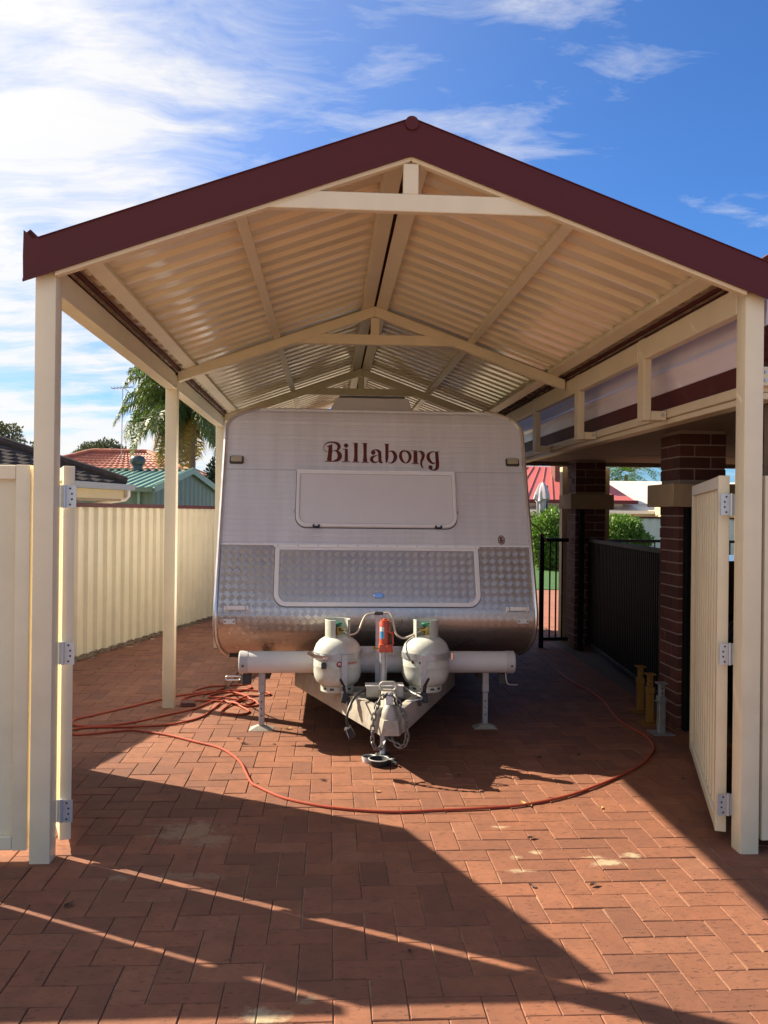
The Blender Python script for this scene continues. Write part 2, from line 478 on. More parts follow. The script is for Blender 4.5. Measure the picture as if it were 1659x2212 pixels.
# ------------------------------------------------------------------ mesh helpers
class MB:
    def __init__(self, M=None):
        self.v, self.f, self.M = [], [], M

    def add(self, verts, faces):
        o = len(self.v)
        for p in verts:
            p = Vector(p)
            if self.M is not None:
                p = self.M @ p
            self.v.append(p)
        self.f += [tuple(i + o for i in fc) for fc in faces]
        return self

    def box(self, x0, x1, y0, y1, z0, z1):
        vs = [(x0, y0, z0), (x1, y0, z0), (x1, y1, z0), (x0, y1, z0), (x0, y0, z1), (x1, y0, z1), (x1, y1, z1), (x0, y1, z1)]
        return self.add(vs, [(3, 2, 1, 0), (4, 5, 6, 7), (0, 1, 5, 4), (1, 2, 6, 5), (2, 3, 7, 6), (3, 0, 4, 7)])

    def bar(self, a, b, w, h, up=(0, 0, 1)):
        a, b = Vector(a), Vector(b)
        d = (b - a).normalized()
        s = d.cross(Vector(up)).normalized()
        n = s.cross(d).normalized()
        vs = []
        for p in (a, b):
            for (i, j) in ((-1, -1), (1, -1), (1, 1), (-1, 1)):
                vs.append(p + s * (w / 2 * i) + n * (h / 2 * j))
        return self.add(vs, [(0, 1, 2, 3), (7, 6, 5, 4), (0, 4, 5, 1), (1, 5, 6, 2), (2, 6, 7, 3), (3, 7, 4, 0)])

    def tube(self, path, r, n=8, closed=False, caps=True):
        P = [Vector(p) for p in path]
        m = len(P)
        rs = r if isinstance(r, (list, tuple)) else [r] * m
        vs, fs = [], []
        prev = None
        for i, p in enumerate(P):
            if closed:
                d = P[(i + 1) % m] - P[i - 1]
            else:
                d = P[min(i + 1, m - 1)] - P[max(i - 1, 0)]
            if d.length < 1e-9:
                d = Vector((0, 0, 1))
            d.normalize()
            if prev is None:
                a = Vector((0, 0, 1)) if abs(d.z) < 0.9 else Vector((1, 0, 0))
                s = d.cross(a).normalized()
            else:
                s = (prev - d * prev.dot(d))
                if s.length < 1e-6:
                    s = d.cross(Vector((0, 0, 1)))
                s.normalize()
            prev = s
            q = d.cross(s)
            for k in range(n):
                t = 2 * math.pi * k / n
                vs.append(p + (s * math.cos(t) + q * math.sin(t)) * rs[i])
        seg = m if closed else m - 1
        for i in range(seg):
            j = (i + 1) % m
            for k in range(n):
                l = (k + 1) % n
                fs.append((i * n + k, i * n + l, j * n + l, j * n + k))
        if caps and not closed:
            fs.append(tuple(range(n - 1, -1, -1)))
            fs.append(tuple((m - 1) * n + k for k in range(n)))
        return self.add(vs, fs)

    def lathe(self, prof, origin=(0, 0, 0), n=24, a0=0.0, a1=2 * math.pi, axis='Z'):
        full = abs(a1 - a0 - 2 * math.pi) < 1e-6
        cnt = n if full else n + 1
        vs, fs = [], []
        o = Vector(origin)
        for (r, z) in prof:
            for k in range(cnt):
                t = a0 + (a1 - a0) * k / n
                c, s = r * math.cos(t), r * math.sin(t)
                if axis == 'Z':
                    q = (c, s, z)
                elif axis == 'X':
                    q = (z, c, s)
                else:
                    q = (c, z, s)
                vs.append(o + Vector(q))
        for i in range(len(prof) - 1):
            for k in range(n):
                l = (k + 1) % cnt if full else k + 1
                fs.append((i * cnt + k, i * cnt + l, (i + 1) * cnt + l, (i + 1) * cnt + k))
        return self.add(vs, fs)

    def prism(self, poly, fn, t0, t1):
        """poly: list of 2D points; fn(u, v, t) -> 3D"""
        n = len(poly)
        vs = [fn(u, v, t0) for u, v in poly] + [fn(u, v, t1) for u, v in poly]
        fs = [tuple(range(n - 1, -1, -1)), tuple(range(n, 2 * n))]
        for i in range(n):
            j = (i + 1) % n
            fs.append((i, j, n + j, n + i))
        return self.add(vs, fs)

    def mesh(self, name, bevel=0.0, smooth=False, seg=1, fix=True, centre=None):
        c = centre
        if c is None:
            lo = Vector((min(p.x for p in self.v), min(p.y for p in self.v), min(p.z for p in self.v)))
            hi = Vector((max(p.x for p in self.v), max(p.y for p in self.v), max(p.z for p in self.v)))
            c = (lo + hi) / 2
        me = bpy.data.meshes.new(name)
        me.from_pydata([p - c for p in self.v], [], self.f)
        if bevel > 0 or fix:
            bm = bmesh.new()
            bm.from_mesh(me)
            if fix:
                bmesh.ops.remove_doubles(bm, verts=bm.verts, dist=1e-6)
                bmesh.ops.recalc_face_normals(bm, faces=bm.faces)
            if bevel > 0:
                ed = [e for e in bm.edges if len(e.link_faces) == 2 and e.calc_face_angle(0) > 0.5]
                bmesh.ops.bevel(bm, geom=ed, offset=bevel, segments=seg, affect='EDGES', profile=0.6, clamp_overlap=True)
            bm.to_mesh(me)
            bm.free()
        if smooth:
            me.shade_smooth()
            me.set_sharp_from_angle(angle=math.radians(38 if not isinstance(smooth, float) else smooth))
        return me, c

    def build(self, name, material, parent=None, bevel=0.0, smooth=False, seg=1, fix=True, centre=None):
        me, c = self.mesh(name, bevel, smooth, seg, fix, centre)
        me.materials.append(material)
        return place(name, me, c, parent)


WLOC = {}


def place(name, me, c, parent=None):
    o = bpy.data.objects.new(name, me)
    col.objects.link(o)
    c = Vector(c)
    WLOC[o.name] = c.copy()
    if parent is not None:
        o.parent = parent
        o.location = c - WLOC[parent.name]
    else:
        o.location = c
    return o


def thing(name, label, cat, loc, group=None):
    o = bpy.data.objects.new(name, None)
    o.empty_display_size = 0.1
    col.objects.link(o)
    o.location = loc
    WLOC[o.name] = Vector(loc)
    tag(o, label, cat, group)
    return o


def tag(o, label, cat, group=None):
    o['label'] = label
    o['category'] = cat
    if group:
        o['group'] = group
    return o


def struct(o):
    o['kind'] = 'structure'
    return o


def smooth_path(pts, sub=6, closed=False):
    P = [Vector(p) for p in pts]
    out = []
    n = len(P)
    rng = n if closed else n - 1
    for i in range(rng):
        p0 = P[i - 1] if (i > 0 or closed) else P[0]
        p1, p2 = P[i], P[(i + 1) % n]
        p3 = P[(i + 2) % n] if (i + 2 < n or closed) else P[-1]
        for k in range(sub):
            t = k / sub
            out.append(0.5 * ((2 * p1) + (p2 - p0) * t + (2 * p0 - 5 * p1 + 4 * p2 - p3) * t * t + (3 * p1 - p0 - 3 * p2 + p3) * t ** 3))
    if not closed:
        out.append(P[-1])
    return out


def round_rect(x0, x1, z0, z1, r, n=6, corners=(1, 1, 1, 1)):
    """corners: bottom-left, bottom-right, top-right, top-left"""
    pts = []
    for (cx, cz, a, on) in ((x0 + r, z0 + r, math.pi, corners[0]), (x1 - r, z0 + r, 1.5 * math.pi, corners[1]),
                            (x1 - r, z1 - r, 0, corners[2]), (x0 + r, z1 - r, 0.5 * math.pi, corners[3])):
        if on:
            for k in range(n + 1):
                t = a + 0.5 * math.pi * k / n
                pts.append((cx + r * math.cos(t), cz + r * math.sin(t)))
        else:
            pts.append((cx + (r if a in (1.5 * math.pi, 0) else -r), cz + (-r if a in (math.pi, 1.5 * math.pi) else r)))
    return pts


# ------------------------------------------------------------------ ground and paving
FX0, FY0, FS = -2.652, 9.109, 0.2617          # the boundary fence line: x = FX0 + FS * (y - FY0)


def fence_x(y):
    return FX0 + FS * (y - FY0)


g = MB().add([(-700, -300, -0.075), (700, -300, -0.075), (700, 900, -0.075), (-700, 900, -0.075)], [(0, 1, 2, 3)]).build('ground', GROUND, fix=False)
struct(g)
bed = MB().add([(-4.6, -2.0, -0.0055), (2.95, -2.0, -0.0055), (2.95, 13.4, -0.0055), (-2.0, 13.4, -0.0055), (-4.6, 3.0, -0.0055)], [(0, 1, 2, 3, 4)]).build('paved_driveway', SAND, fix=False)
struct(bed)
fp = MB().add([(2.9, -2.0, -0.012), (9, -2.0, -0.012), (9, 17.4, -0.012), (-1.2, 17.4, -0.012), (-1.2, 13.35, -0.012), (2.9, 13.35, -0.012)], [(0, 1, 2, 3, 4, 5)]).build('courtyard_paving', FARPAVE, fix=False)
struct(fp)
lw = MB().add([(2.5, 17.41, 0.0), (16, 17.41, 0.0), (16, 27, 0.0), (2.5, 27, 0.0)], [(0, 1, 2, 3)]).build('lawn', TURF, fix=False)
struct(lw)
strip = MB()
for i in range(24):
    y0_, y1_ = 3.0 + i * 0.5, 3.5 + i * 0.5
    w0, w1 = 0.16 + 0.07 * noise.noise((i * 0.7, 0, 0)), 0.16 + 0.07 * noise.noise(((i + 1) * 0.7, 0, 0))
    strip.add([(fence_x(y0_) - 0.3, y0_, 0.012), (fence_x(y0_) + w0, y0_, 0.006), (fence_x(y1_) + w1, y1_, 0.006), (fence_x(y1_) - 0.3, y1_, 0.012)], [(0, 1, 2, 3)])
struct(strip.build('garden_strip', DIRT, fix=False))


def paver_template(sx, sy, seed):
    rr = random.Random(seed)
    c, hz = 0.0026, 0.05
    jit = lambda: rr.uniform(-0.0012, 0.0012)
    hx, hy = sx / 2, sy / 2
    bot = [(-hx, -hy, -hz), (hx, -hy, -hz), (hx, hy, -hz), (-hx, hy, -hz)]
    mid = [(-hx + jit(), -hy + jit(), -c), (hx + jit(), -hy + jit(), -c), (hx + jit(), hy + jit(), -c), (-hx + jit(), hy + jit(), -c)]
    top = [(-hx + c, -hy + c, 0), (hx - c, -hy + c, 0), (hx - c, hy - c, 0), (-hx + c, hy - c, 0)]
    vs = bot + mid + top
    fs = [(8, 9, 10, 11)]
    for i in range(4):
        j = (i + 1) % 4
        fs.append((i, j, 4 + j, 4 + i))
        fs.append((4 + i, 4 + j, 8 + j, 8 + i))
    return vs, fs


def build_pavers():
    U = 0.1180
    tmpl = {}
    for o_ in (0, 1):
        for s in range(4):
            sx, sy = (2 * U - 0.0034, U - 0.0034) if o_ == 0 else (U - 0.0034, 2 * U - 0.0034)
            vs, fs = paver_template(sx, sy, s + 10 * o_)
            me = bpy.data.meshes.new('paver')
            me.from_pydata(vs, [], fs)
            me.materials.append(PAVER)
            tmpl[(o_, s)] = (vs, fs, me)
    cells = []
    for ix in range(-42, 26):
        for iy in range(-18, 116):
            d = (ix - iy) % 4
            if d == 0:
                cx, cy, o_ = (ix + 1) * U, (iy + 0.5) * U, 0
            elif d == 3:
                cx, cy, o_ = (ix + 0.5) * U, (iy + 1) * U, 1
            else:
                continue
            cx += 0.03
            if cx < fence_x(cy) + 0.14 or cx > 2.93 or cy > 13.4 or cy < -1.95 or cx < -4.5:
                continue
            cells.append((cx, cy, o_))
    scored = []
    for c in cells:
        p = project((c[0], c[1], 0))
        vis = p is not None and 0.0 < p[0] < 1.0 and 0.0 < p[1] < 1.0
        # behind the gate panels or posts
        if vis and c[1] > 3.9 and (c[0] < -1.25 + (c[1] - 3.9) * -0.29):
            vis = False
        scored.append((p[2] if vis else 1e6, c))
    scored.sort(key=lambda t: t[0])
    rr = random.Random(3)
    big = MB()
    tones = []
    k = 0
    for depth, (cx, cy, o_) in scored:
        s = rr.randrange(4)
        vs, fs, me = tmpl[(o_, s)]
        dz = rr.uniform(-0.0016, 0.0016) + 0.002 * noise.noise((cx * 1.3, cy * 1.3, 0))
        rot = rr.gauss(0, 0.006)
        tx, ty = rr.gauss(0, 0.006), rr.gauss(0, 0.006)
        if k < 300 and depth < 1e5:
            o = bpy.data.objects.new('paver', me)
            col.objects.link(o)
            o.parent = bed
            o.location = Vector((cx, cy, dz)) - WLOC[bed.name]
            o.rotation_euler = (tx, ty, rot)
            k += 1
        else:
            R = Matrix.Translation((cx, cy, dz)) @ Matrix.Rotation(rot, 4, 'Z') @ Matrix.Rotation(tx, 4, 'X') @ Matrix.Rotation(ty, 4, 'Y')
            big.add([R @ Vector(p) for p in vs], fs)
            tones += [rr.random()] * len(fs)
    me, c = big.mesh('paver_field', fix=False, centre=Vector((0, 6, 0)))
    a = me.attributes.new('tone', 'FLOAT', 'FACE')
    a.data.foreach_set('value', tones)
    me.materials.append(PAVER)
    o = place('paver_field', me, c, bed)
    o['kind'] = 'stuff'


build_pavers()

# ------------------------------------------------------------------ carport
Y1, SP = 3.806, 2.965
XL, XR = -1.293, 1.99
XC = 0.345
PITCHS = 0.360
ZE = 2.56            # rafter underside at x = -1.2
YEND = Y1 + 3 * SP + 0.12


def roof_z(x, off=0.0):
    return ZE + PITCHS * (1.545 - abs(x - XC)) + off


def build_carport():
    cp = thing('carport', 'open gable carport with cream steel frame and maroon barge boards over the caravan', 'carport', (XC, Y1 + 4, 0))
    W = 0.09
    for i in range(4):
        y = Y1 + i * SP
        MB().box(XL, XL + W, y, y + W, -0.01, 2.605).build('post', CREAM, cp, bevel=0.008, seg=2, smooth=True)
    MB().box(XR - W, XR, Y1, Y1 + W, -0.01, 2.605).build('post', CREAM, cp, bevel=0.008, seg=2, smooth=True)
    # eave beams
    for i in range(3):
        ya, yb = Y1 + W + 0.002 + i * SP, Y1 + (i + 1) * SP - 0.002
        b = MB()
        b.box(XL + 0.012, XL + 0.078, ya, yb, 2.512, 2.628)
        b.build('beam', CREAM, cp, bevel=0.004)
        MB().box(XL + 0.004, XL + 0.088, ya, yb, 2.498, 2.511).build('beam_flange', CREAM, cp, bevel=0.002)
    cuts = [(Y1 + W + 0.002, 5.078), (5.192, 6.445), (6.562, 7.815), (7.935, 9.29), (9.405, YEND)]
    for ya, yb in cuts:
        MB().box(1.900, 1.955, ya, yb, 2.503, 2.628).build('beam', CREAM, cp, bevel=0.004)
    for ya in (5.08, 6.447, 7.817, 9.292):
        br = MB().box(1.902, 1.950, ya, ya + 0.11, 2.132, 2.634).build('drop_bracket', CREAM, cp, bevel=0.004)
        MB().box(1.952, 2.046, ya + 0.002, ya + 0.108, 2.134, 2.190).build('bracket_foot', CREAM, br, bevel=0.003)
        MB().lathe([(0.0, -0.006), (0.011, -0.006), (0.011, 0.004)], (2.02, ya, 2.165), n=6, axis='Y').build('bolt', GALV, br)
    # trusses
    RH = 0.082
    for i in range(4):
        y0 = Y1 + i * SP + (0.012 if i else -0.034)
        y1 = y0 + (0.060 if i else 0.042)
        fn = lambda u, v, t: (u, t, v)
        r = MB()
        xe = 1.545
        for s in (-1, 1):
            poly = [(XC, ZE + PITCHS * 1.545), (XC + s * xe, ZE), (XC + s * xe, ZE + RH), (XC, ZE + PITCHS * 1.545 + RH)]
            r.prism(poly, fn, y0, y1)
        tr = r.build('truss', CREAM, cp, bevel=0.004, fix=False)
        zt = 2.969
        xb = (ZE + PITCHS * 1.545 - 2.890) / PITCHS
        xt = (ZE + PITCHS * 1.545 - zt) / PITCHS
        MB().prism([(XC - xb - 0.0, 2.890), (XC + xb, 2.890), (XC + xt, zt), (XC - xt, zt)], fn, y0 + 0.001, y1 - 0.001).build('collar_tie', CREAM, tr, bevel=0.003)
        MB().box(XC - 0.034, XC + 0.034, y0 + 0.002, y1 - 0.002, zt, ZE + PITCHS * 1.545 - 0.012).build('king_post', CREAM, tr, bevel=0.003)
    # purlins run on top of the rafters
    nrm = 1.0 / math.sqrt(1 + PITCHS ** 2)
    for x, w in ((XC - 1.452, 0.082), (XC - 0.78, 0.055), (XC - 0.060, 0.095), (XC + 0.060, 0.095), (XC + 0.78, 0.055), (XC + 1.452, 0.082)):
        s = 1 if x > XC else -1
        zc = roof_z(x, RH + 0.021)
        sl = Vector((1, 0, -PITCHS * s)).normalized()
        up = Vector((PITCHS * s, 0, 1)).normalized()
        vs = []
        for y in (Y1 + 0.002, YEND - 0.01):
            for a_, b_ in ((-w / 2, -0.02), (w / 2, -0.02), (w / 2, 0.02), (-w / 2, 0.02)):
                vs.append(Vector((x, y, zc)) + sl * a_ + up * b_)
        MB().add(vs, [(0, 1, 2, 3), (7, 6, 5, 4), (0, 4, 5, 1), (1, 5, 6, 2), (2, 6, 7, 3), (3, 7, 4, 0)]).build('purlin', CREAM, cp, bevel=0.003)
    # ribbed roof sheets
    base = RH + 0.043
    per = 0.762 / 4
    ya = Y1 - 0.03
    while ya < YEND - 0.05:
        prof = []
        for k in range(4):
            o = ya + k * per
            prof += [(o, 0.0), (o + 0.092, 0.0), (o + 0.112, 0.030), (o + 0.170, 0.030)]
        prof.append((ya + 4 * per - 0.001, 0.0))
        prof = [(min(y, YEND), z) for y, z in prof]
        for s in (-1, 1):
            x0, x1 = XC + s * 0.025, XC + s * 1.665
            vs, fs = [], []
            for (y, h) in prof:
                for x in (x0, x1):
                    vs.append((x, y, roof_z(x, base + h)))
            n = len(prof)
            for i in range(n - 1):
                fs.append((2 * i, 2 * i + 1, 2 * i + 3, 2 * i + 2))
            MB().add(vs, fs).build('roof_sheet', ROOFCREAM, cp, fix=False)
        ya += 0.762
    # ridge capping
    rc = MB()
    for s in (-1, 1):
        xa, xb_ = XC, XC + s * 0.20
        rc.add([(xa, Y1 - 0.036, roof_z(xa, base + 0.040)), (xb_, Y1 - 0.036, roof_z(xb_, base + 0.036)), (xb_, YEND, roof_z(xb_, base + 0.036)), (xa, YEND, roof_z(xa, base + 0.040))], [(0, 1, 2, 3)])
    rc.tube([(XC, Y1 - 0.052, roof_z(XC, base + 0.036)), (XC, YEND, roof_z(XC, base + 0.040))], 0.031, n=14)
    rc.build('ridge_cap', MAROON, cp, fix=False, smooth=True)
    # barge boards with a small lip along the lower edge
    for s in (-1, 1):
        xe = 1.675 if s < 0 else 1.72
        fn = lambda u, v, t: (u, t, v)
        zb = lambda x: roof_z(x, 0.018)
        zt = lambda x: roof_z(x, 0.183)
        xx = XC + s * xe
        poly = [(XC, zb(XC)), (xx, zb(xx))]
        if s < 0:
            poly += [(xx - 0.002, 2.64), (xx, 2.752), (xx + 0.018, 2.738), (xx + 0.036, 2.716), (xx + 0.058, zt(xx + 0.058) + 0.002)]
        else:
            poly += [(xx, zt(xx))]
        poly += [(XC, zt(XC))]
        bb = MB().prism(poly, fn, Y1 - 0.042, Y1 - 0.037)
        bo = bb.build('barge_board', MAROON, cp)
        MB().prism([(XC, zb(XC) - 0.003), (xx, zb(xx) - 0.003), (xx, zb(xx) + 0.010), (XC, zb(XC) + 0.010)], fn, Y1 - 0.050, Y1 - 0.0425).build('barge_lip', MAROON, bo)
        xq = xx - s * 0.06
        MB().prism([(XC, zt(XC) + 0.004), (xq, zt(xq) + 0.004), (xq, zt(xq) + 0.0005), (XC, zt(XC) + 0.0005)], fn, Y1 - 0.048, Y1 + 0.045).build('barge_top', MAROON, bo)
    # gutters (quad profile, open top)
    for s in (-1, 1):
        xi = XC + s * 1.585
        xo = XC + s * 1.668
        prof = [(xi, 2.655), (xi, 2.60), (xo - s * 0.012, 2.588), (xo, 2.60), (xo, 2.735), (xo - s * 0.022, 2.752), (xo - s * 0.020, 2.757), (xo + s * 0.003, 2.738), (xo + s * 0.003, 2.598), (xo - s * 0.012, 2.584), (xi - s * 0.003, 2.597), (xi - s * 0.003, 2.655)]
        MB().prism(prof, lambda u, v, t: (u, t, v), Y1 - 0.036, YEND).build('gutter', MAROON, cp)
    # dark fixing line of small rivets seen along the eave purlins
    MB().box(XC - 1.556, XC - 1.53, Y1 + 0.1, YEND - 0.05, 2.655, 2.668).build('gutter_back_flashing', MAROON, cp)
    MB().box(XC + 1.53, XC + 1.556, Y1 + 0.1, YEND - 0.05, 2.655, 2.668).build('gutter_back_flashing', MAROON, cp)
    # rear gable infill trim
    return cp


build_carport()


# ------------------------------------------------------------------ gates
def hinge(parent, x, y, z, ang, leafdir):
    """ang: direction of the flap fixed to the gate stile"""
    M = Matrix.Translation((x, y, z)) @ Matrix.Rotation(ang, 4, 'Z')
    h = MB(M)
    h.lathe([(0.0, -0.052), (0.0075, -0.052), (0.0075, 0.052), (0.0, 0.052)], (0, 0, 0), n=12)
    ho = h.build('hinge', HINGE, parent, smooth=True)
    MB(M).box(0.008 * leafdir, 0.052 * leafdir, -0.004, 0.0, -0.05, 0.05).build('hinge_flap', HINGE, ho)
    MB(M).box(-0.030 * leafdir, -0.008 * leafdir, -0.003, 0.001, -0.05, 0.05).build('hinge_flap', HINGE, ho)
    s = MB(M)
    for zz, xx in ((0.036, 0.026), (0.012, 0.034), (-0.012, 0.034), (-0.036, 0.026)):
        s.lathe([(0.0, -0.0052), (0.005, -0.0046), (0.005, -0.0038)], (xx * leafdir, 0, zz), n=8, axis='Y')
    s.build('hinge_screws', DARKMET, ho)


def gate_leaf(name, label, hx, hy, dx, dy, length, z0, z1, ribbed, group, sheet_mat=CREAMSHEET, th=0.05):
    """leaf from (hx, hy) along (dx, dy)"""
    ang = math.atan2(dy, dx)
    g_ = thing(name, label, 'gate', (hx, hy, 0), group)
    M = Matrix.Translation((hx, hy, 0)) @ Matrix.Rotation(ang, 4, 'Z')
    S = 0.062
    MB(M).box(0, S, -th / 2, th / 2, z0, z1).build('stile', CREAM, g_, bevel=0.004, seg=2, smooth=True)
    MB(M).box(length - S, length, -th / 2, th / 2, z0, z1).build('stile', CREAM, g_, bevel=0.004, seg=2, smooth=True)
    MB(M).box(S + 0.001, length - S - 0.001, -th / 2 + 0.001, th / 2 - 0.001, z1 - 0.065, z1 - 0.001).build('rail', CREAM, g_, bevel=0.004)
    MB(M).box(S + 0.001, length - S - 0.001, -th / 2 + 0.001, th / 2 - 0.001, z0 + 0.001, z0 + 0.062).build('rail', CREAM, g_, bevel=0.004)
    sh = MB(M)
    if ribbed:
        x = S + 0.001
        pr = []
        while x < length - S - 0.13:
            pr += [(x, -0.012), (x + 0.045, -0.012), (x + 0.058, 0.014), (x + 0.095, 0.014), (x + 0.108, -0.012)]
            x += 0.125
        pr.append((length - S - 0.001, -0.012))
        vs, fs = [], []
        for (a, b) in pr:
            vs += [(a, b, z0 + 0.063), (a, b, z1 - 0.066)]
        for i in range(len(pr) - 1):
            fs.append((2 * i, 2 * i + 2, 2 * i + 3, 2 * i + 1))
        sh.add(vs, fs)
        sh.build('infill_sheet', sheet_mat, g_, fix=False)
    else:
        sh.box(S + 0.001, length - S - 0.001, 0.000, 0.006, z0 + 0.063, z1 - 0.066)
        sh.build('infill_sheet', sheet_mat, g_)
    return g_


gl = gate_leaf('carport_gate', 'cream gate leaf swung in beside the left front post, seen edge on', -1.176, 3.935, -0.37, 0.93, 1.50, 0.055, 1.745, True, 'carport gate leaves')
gr = gate_leaf('carport_gate', 'cream ribbed gate leaf swung in beside the right front post', 1.868, 3.935, 0.325, 0.946, 1.50, 0.055, 1.745, True, 'carport gate leaves')
for z in (1.607, 0.904, 0.197):
    hinge(gl, -1.187, 3.905, z, 0.0, 1)
    hinge(gr, 1.885, 3.895, z, 0.0, -1)
gp = gate_leaf('side_gate', 'flat cream steel panel with raised frame left of the carport post', -1.972, 3.850, 1, 0, 0.662, 0.052, 1.742, False, 'side panels beside the carport')
gate_leaf('side_gate', 'cream steel panel at the far left, beyond the side gate', -3.9, 3.850, 1, 0, 1.803, 0.05, 1.80, False, 'side panels beside the carport')
gate_leaf('side_gate', 'cream steel panel right of the right carport post, at the picture edge', 2.012, 3.850, 1, 0, 1.6, 0.052, 1.742, False, 'side panels beside the carport')

for z in (1.445, 0.25):
    hinge(gp, -2.045, 3.862, z, 0.0, 1)

# ------------------------------------------------------------------ boundary fence
def build_fence():
    f = thing('boundary_fence', 'cream ribbed steel fence with maroon top rail behind the left posts', 'fence', (fence_x(9), 9, 0))
    ang = math.atan2(1, FS)
    ln = math.sqrt(1 + FS * FS)
    ys = 3.0
    M = Matrix.Translation((fence_x(ys), ys, 0)) @ Matrix.Rotation(ang, 4, 'Z')
    ZT = 1.62
    nb = 16
    for k in range(nb):
        o = k * 0.8
        pr = []
        for j in range(4):
            a = o + j * 0.2
            pr += [(a, 0.0), (a + 0.085, 0.0), (a + 0.11, -0.035), (a + 0.175, -0.035)]
        pr.append((o + 0.7995, 0.0))
        vs, fs = [], []
        for a, b in pr:
            vs += [(a, b, -0.05), (a, b, ZT - 0.03)]
        for i in range(len(pr) - 1):
            fs.append((2 * i, 2 * i + 2, 2 * i + 3, 2 * i + 1))
        MB(M).add(vs, fs).build('fence_sheet', CREAMSHEET, f, fix=False)
    for k in range(5):
        MB(M).box(k * 2.56 + 0.001, (k + 1) * 2.56 - 0.001, -0.05, 0.012, ZT - 0.045, ZT).build('top_rail', MAROON, f, bevel=0.003)


build_fence()


# ------------------------------------------------------------------ caravan
PROF = [(0.50, 6.36), (0.52, 6.30), (0.545, 6.235), (0.58, 6.165), (0.62, 6.105), (0.66, 6.058), (0.71, 6.020), (0.76, 6.000), (0.81, 5.994), (0.86, 6.000),
        (0.95, 6.030), (1.05, 6.070), (1.30, 6.170), (2.10, 6.490), (2.20, 6.532), (2.25, 6.556), (2.29, 6.580), (2.32, 6.607), (2.345, 6.650), (2.36, 6.710)]
HWP = [(0.50, 1.095), (0.56, 1.118), (0.66, 1.13), (2.17, 1.13), (2.21, 1.122), (2.25, 1.095), (2.28, 1.055), (2.305, 1.000), (2.325, 0.945), (2.345, 0.86), (2.36, 0.74)]
CVX = 0.345
CVB = 12.2


def interp(tab, z):
    if z <= tab[0][0]:
        return tab[0][1]
    for (a, va), (b, vb) in zip(tab, tab[1:]):
        if z <= b:
            return va + (vb - va) * (z - a) / (b - a)
    return tab[-1][1]


def cvy(z):
    return interp(PROF, z)


def hw(z):
    return interp(HWP, z)


def FP(x, z, off=0.0):
    """point on the caravan's front, off metres proud of it"""
    e = 0.004
    y0_, y1_ = cvy(z - e), cvy(z + e)
    t = Vector((0, y1_ - y0_, 2 * e)).normalized()
    n = Vector((0, -t.z, t.y))
    return Vector((x, cvy(z), z)) + n * off


def front_strip(za, zb, xa=None, xb=None, off=0.0, step=0.02, nx=8):
    nz = max(2, int((zb - za) / step))
    vs, fs, uv = [], [], []
    s = 0.0
    lastp = None
    for i in range(nz + 1):
        z = za + (zb - za) * i / nz
        p = FP(0, z, off)
        if lastp is not None:
            s += (p - lastp).length
        lastp = p
        a = CVX - hw(z) if xa is None else xa
        b = CVX + hw(z) if xb is None else xb
        for k in range(nx + 1):
            x = a + (b - a) * k / nx
            vs.append((x, p.y, p.z))
            uv.append((x, s))
    for i in range(nz):
        for k in range(nx):
            q = i * (nx + 1) + k
            fs.append((q, q + 1, q + nx + 2, q + nx + 1))
    return vs, fs, uv


def stroke(mb, pts, fn, off, sub=8):
    """variable-width flat stroke; pts = (u, v, half width)"""
    P = smooth_path([(u, v, w) for u, v, w in pts], sub) if len(pts) > 2 else [Vector(p) for p in pts]
    vs, fs = [], []
    for i, p in enumerate(P):
        d = P[min(i + 1, len(P) - 1)] - P[max(i - 1, 0)]
        d = Vector((d.x, d.y))
        d.normalize()
        nn = Vector((-d.y, d.x))
        w = max(p.z, 0.8)
        vs.append(fn(p.x + nn.x * w, p.y + nn.y * w, off))
        vs.append(fn(p.x - nn.x * w, p.y - nn.y * w, off))
    for i in range(len(P) - 1):
        fs.append((2 * i, 2 * i + 1, 2 * i + 3, 2 * i + 2))
    mb.add(vs, fs)


def disc(mb, u, v, r, fn, off, n=20, ry=None):
    vs = [fn(u + r * math.cos(2 * math.pi * k / n), v + (ry or r) * math.sin(2 * math.pi * k / n), off) for k in range(n)]
    mb.add(vs, [tuple(range(n))])


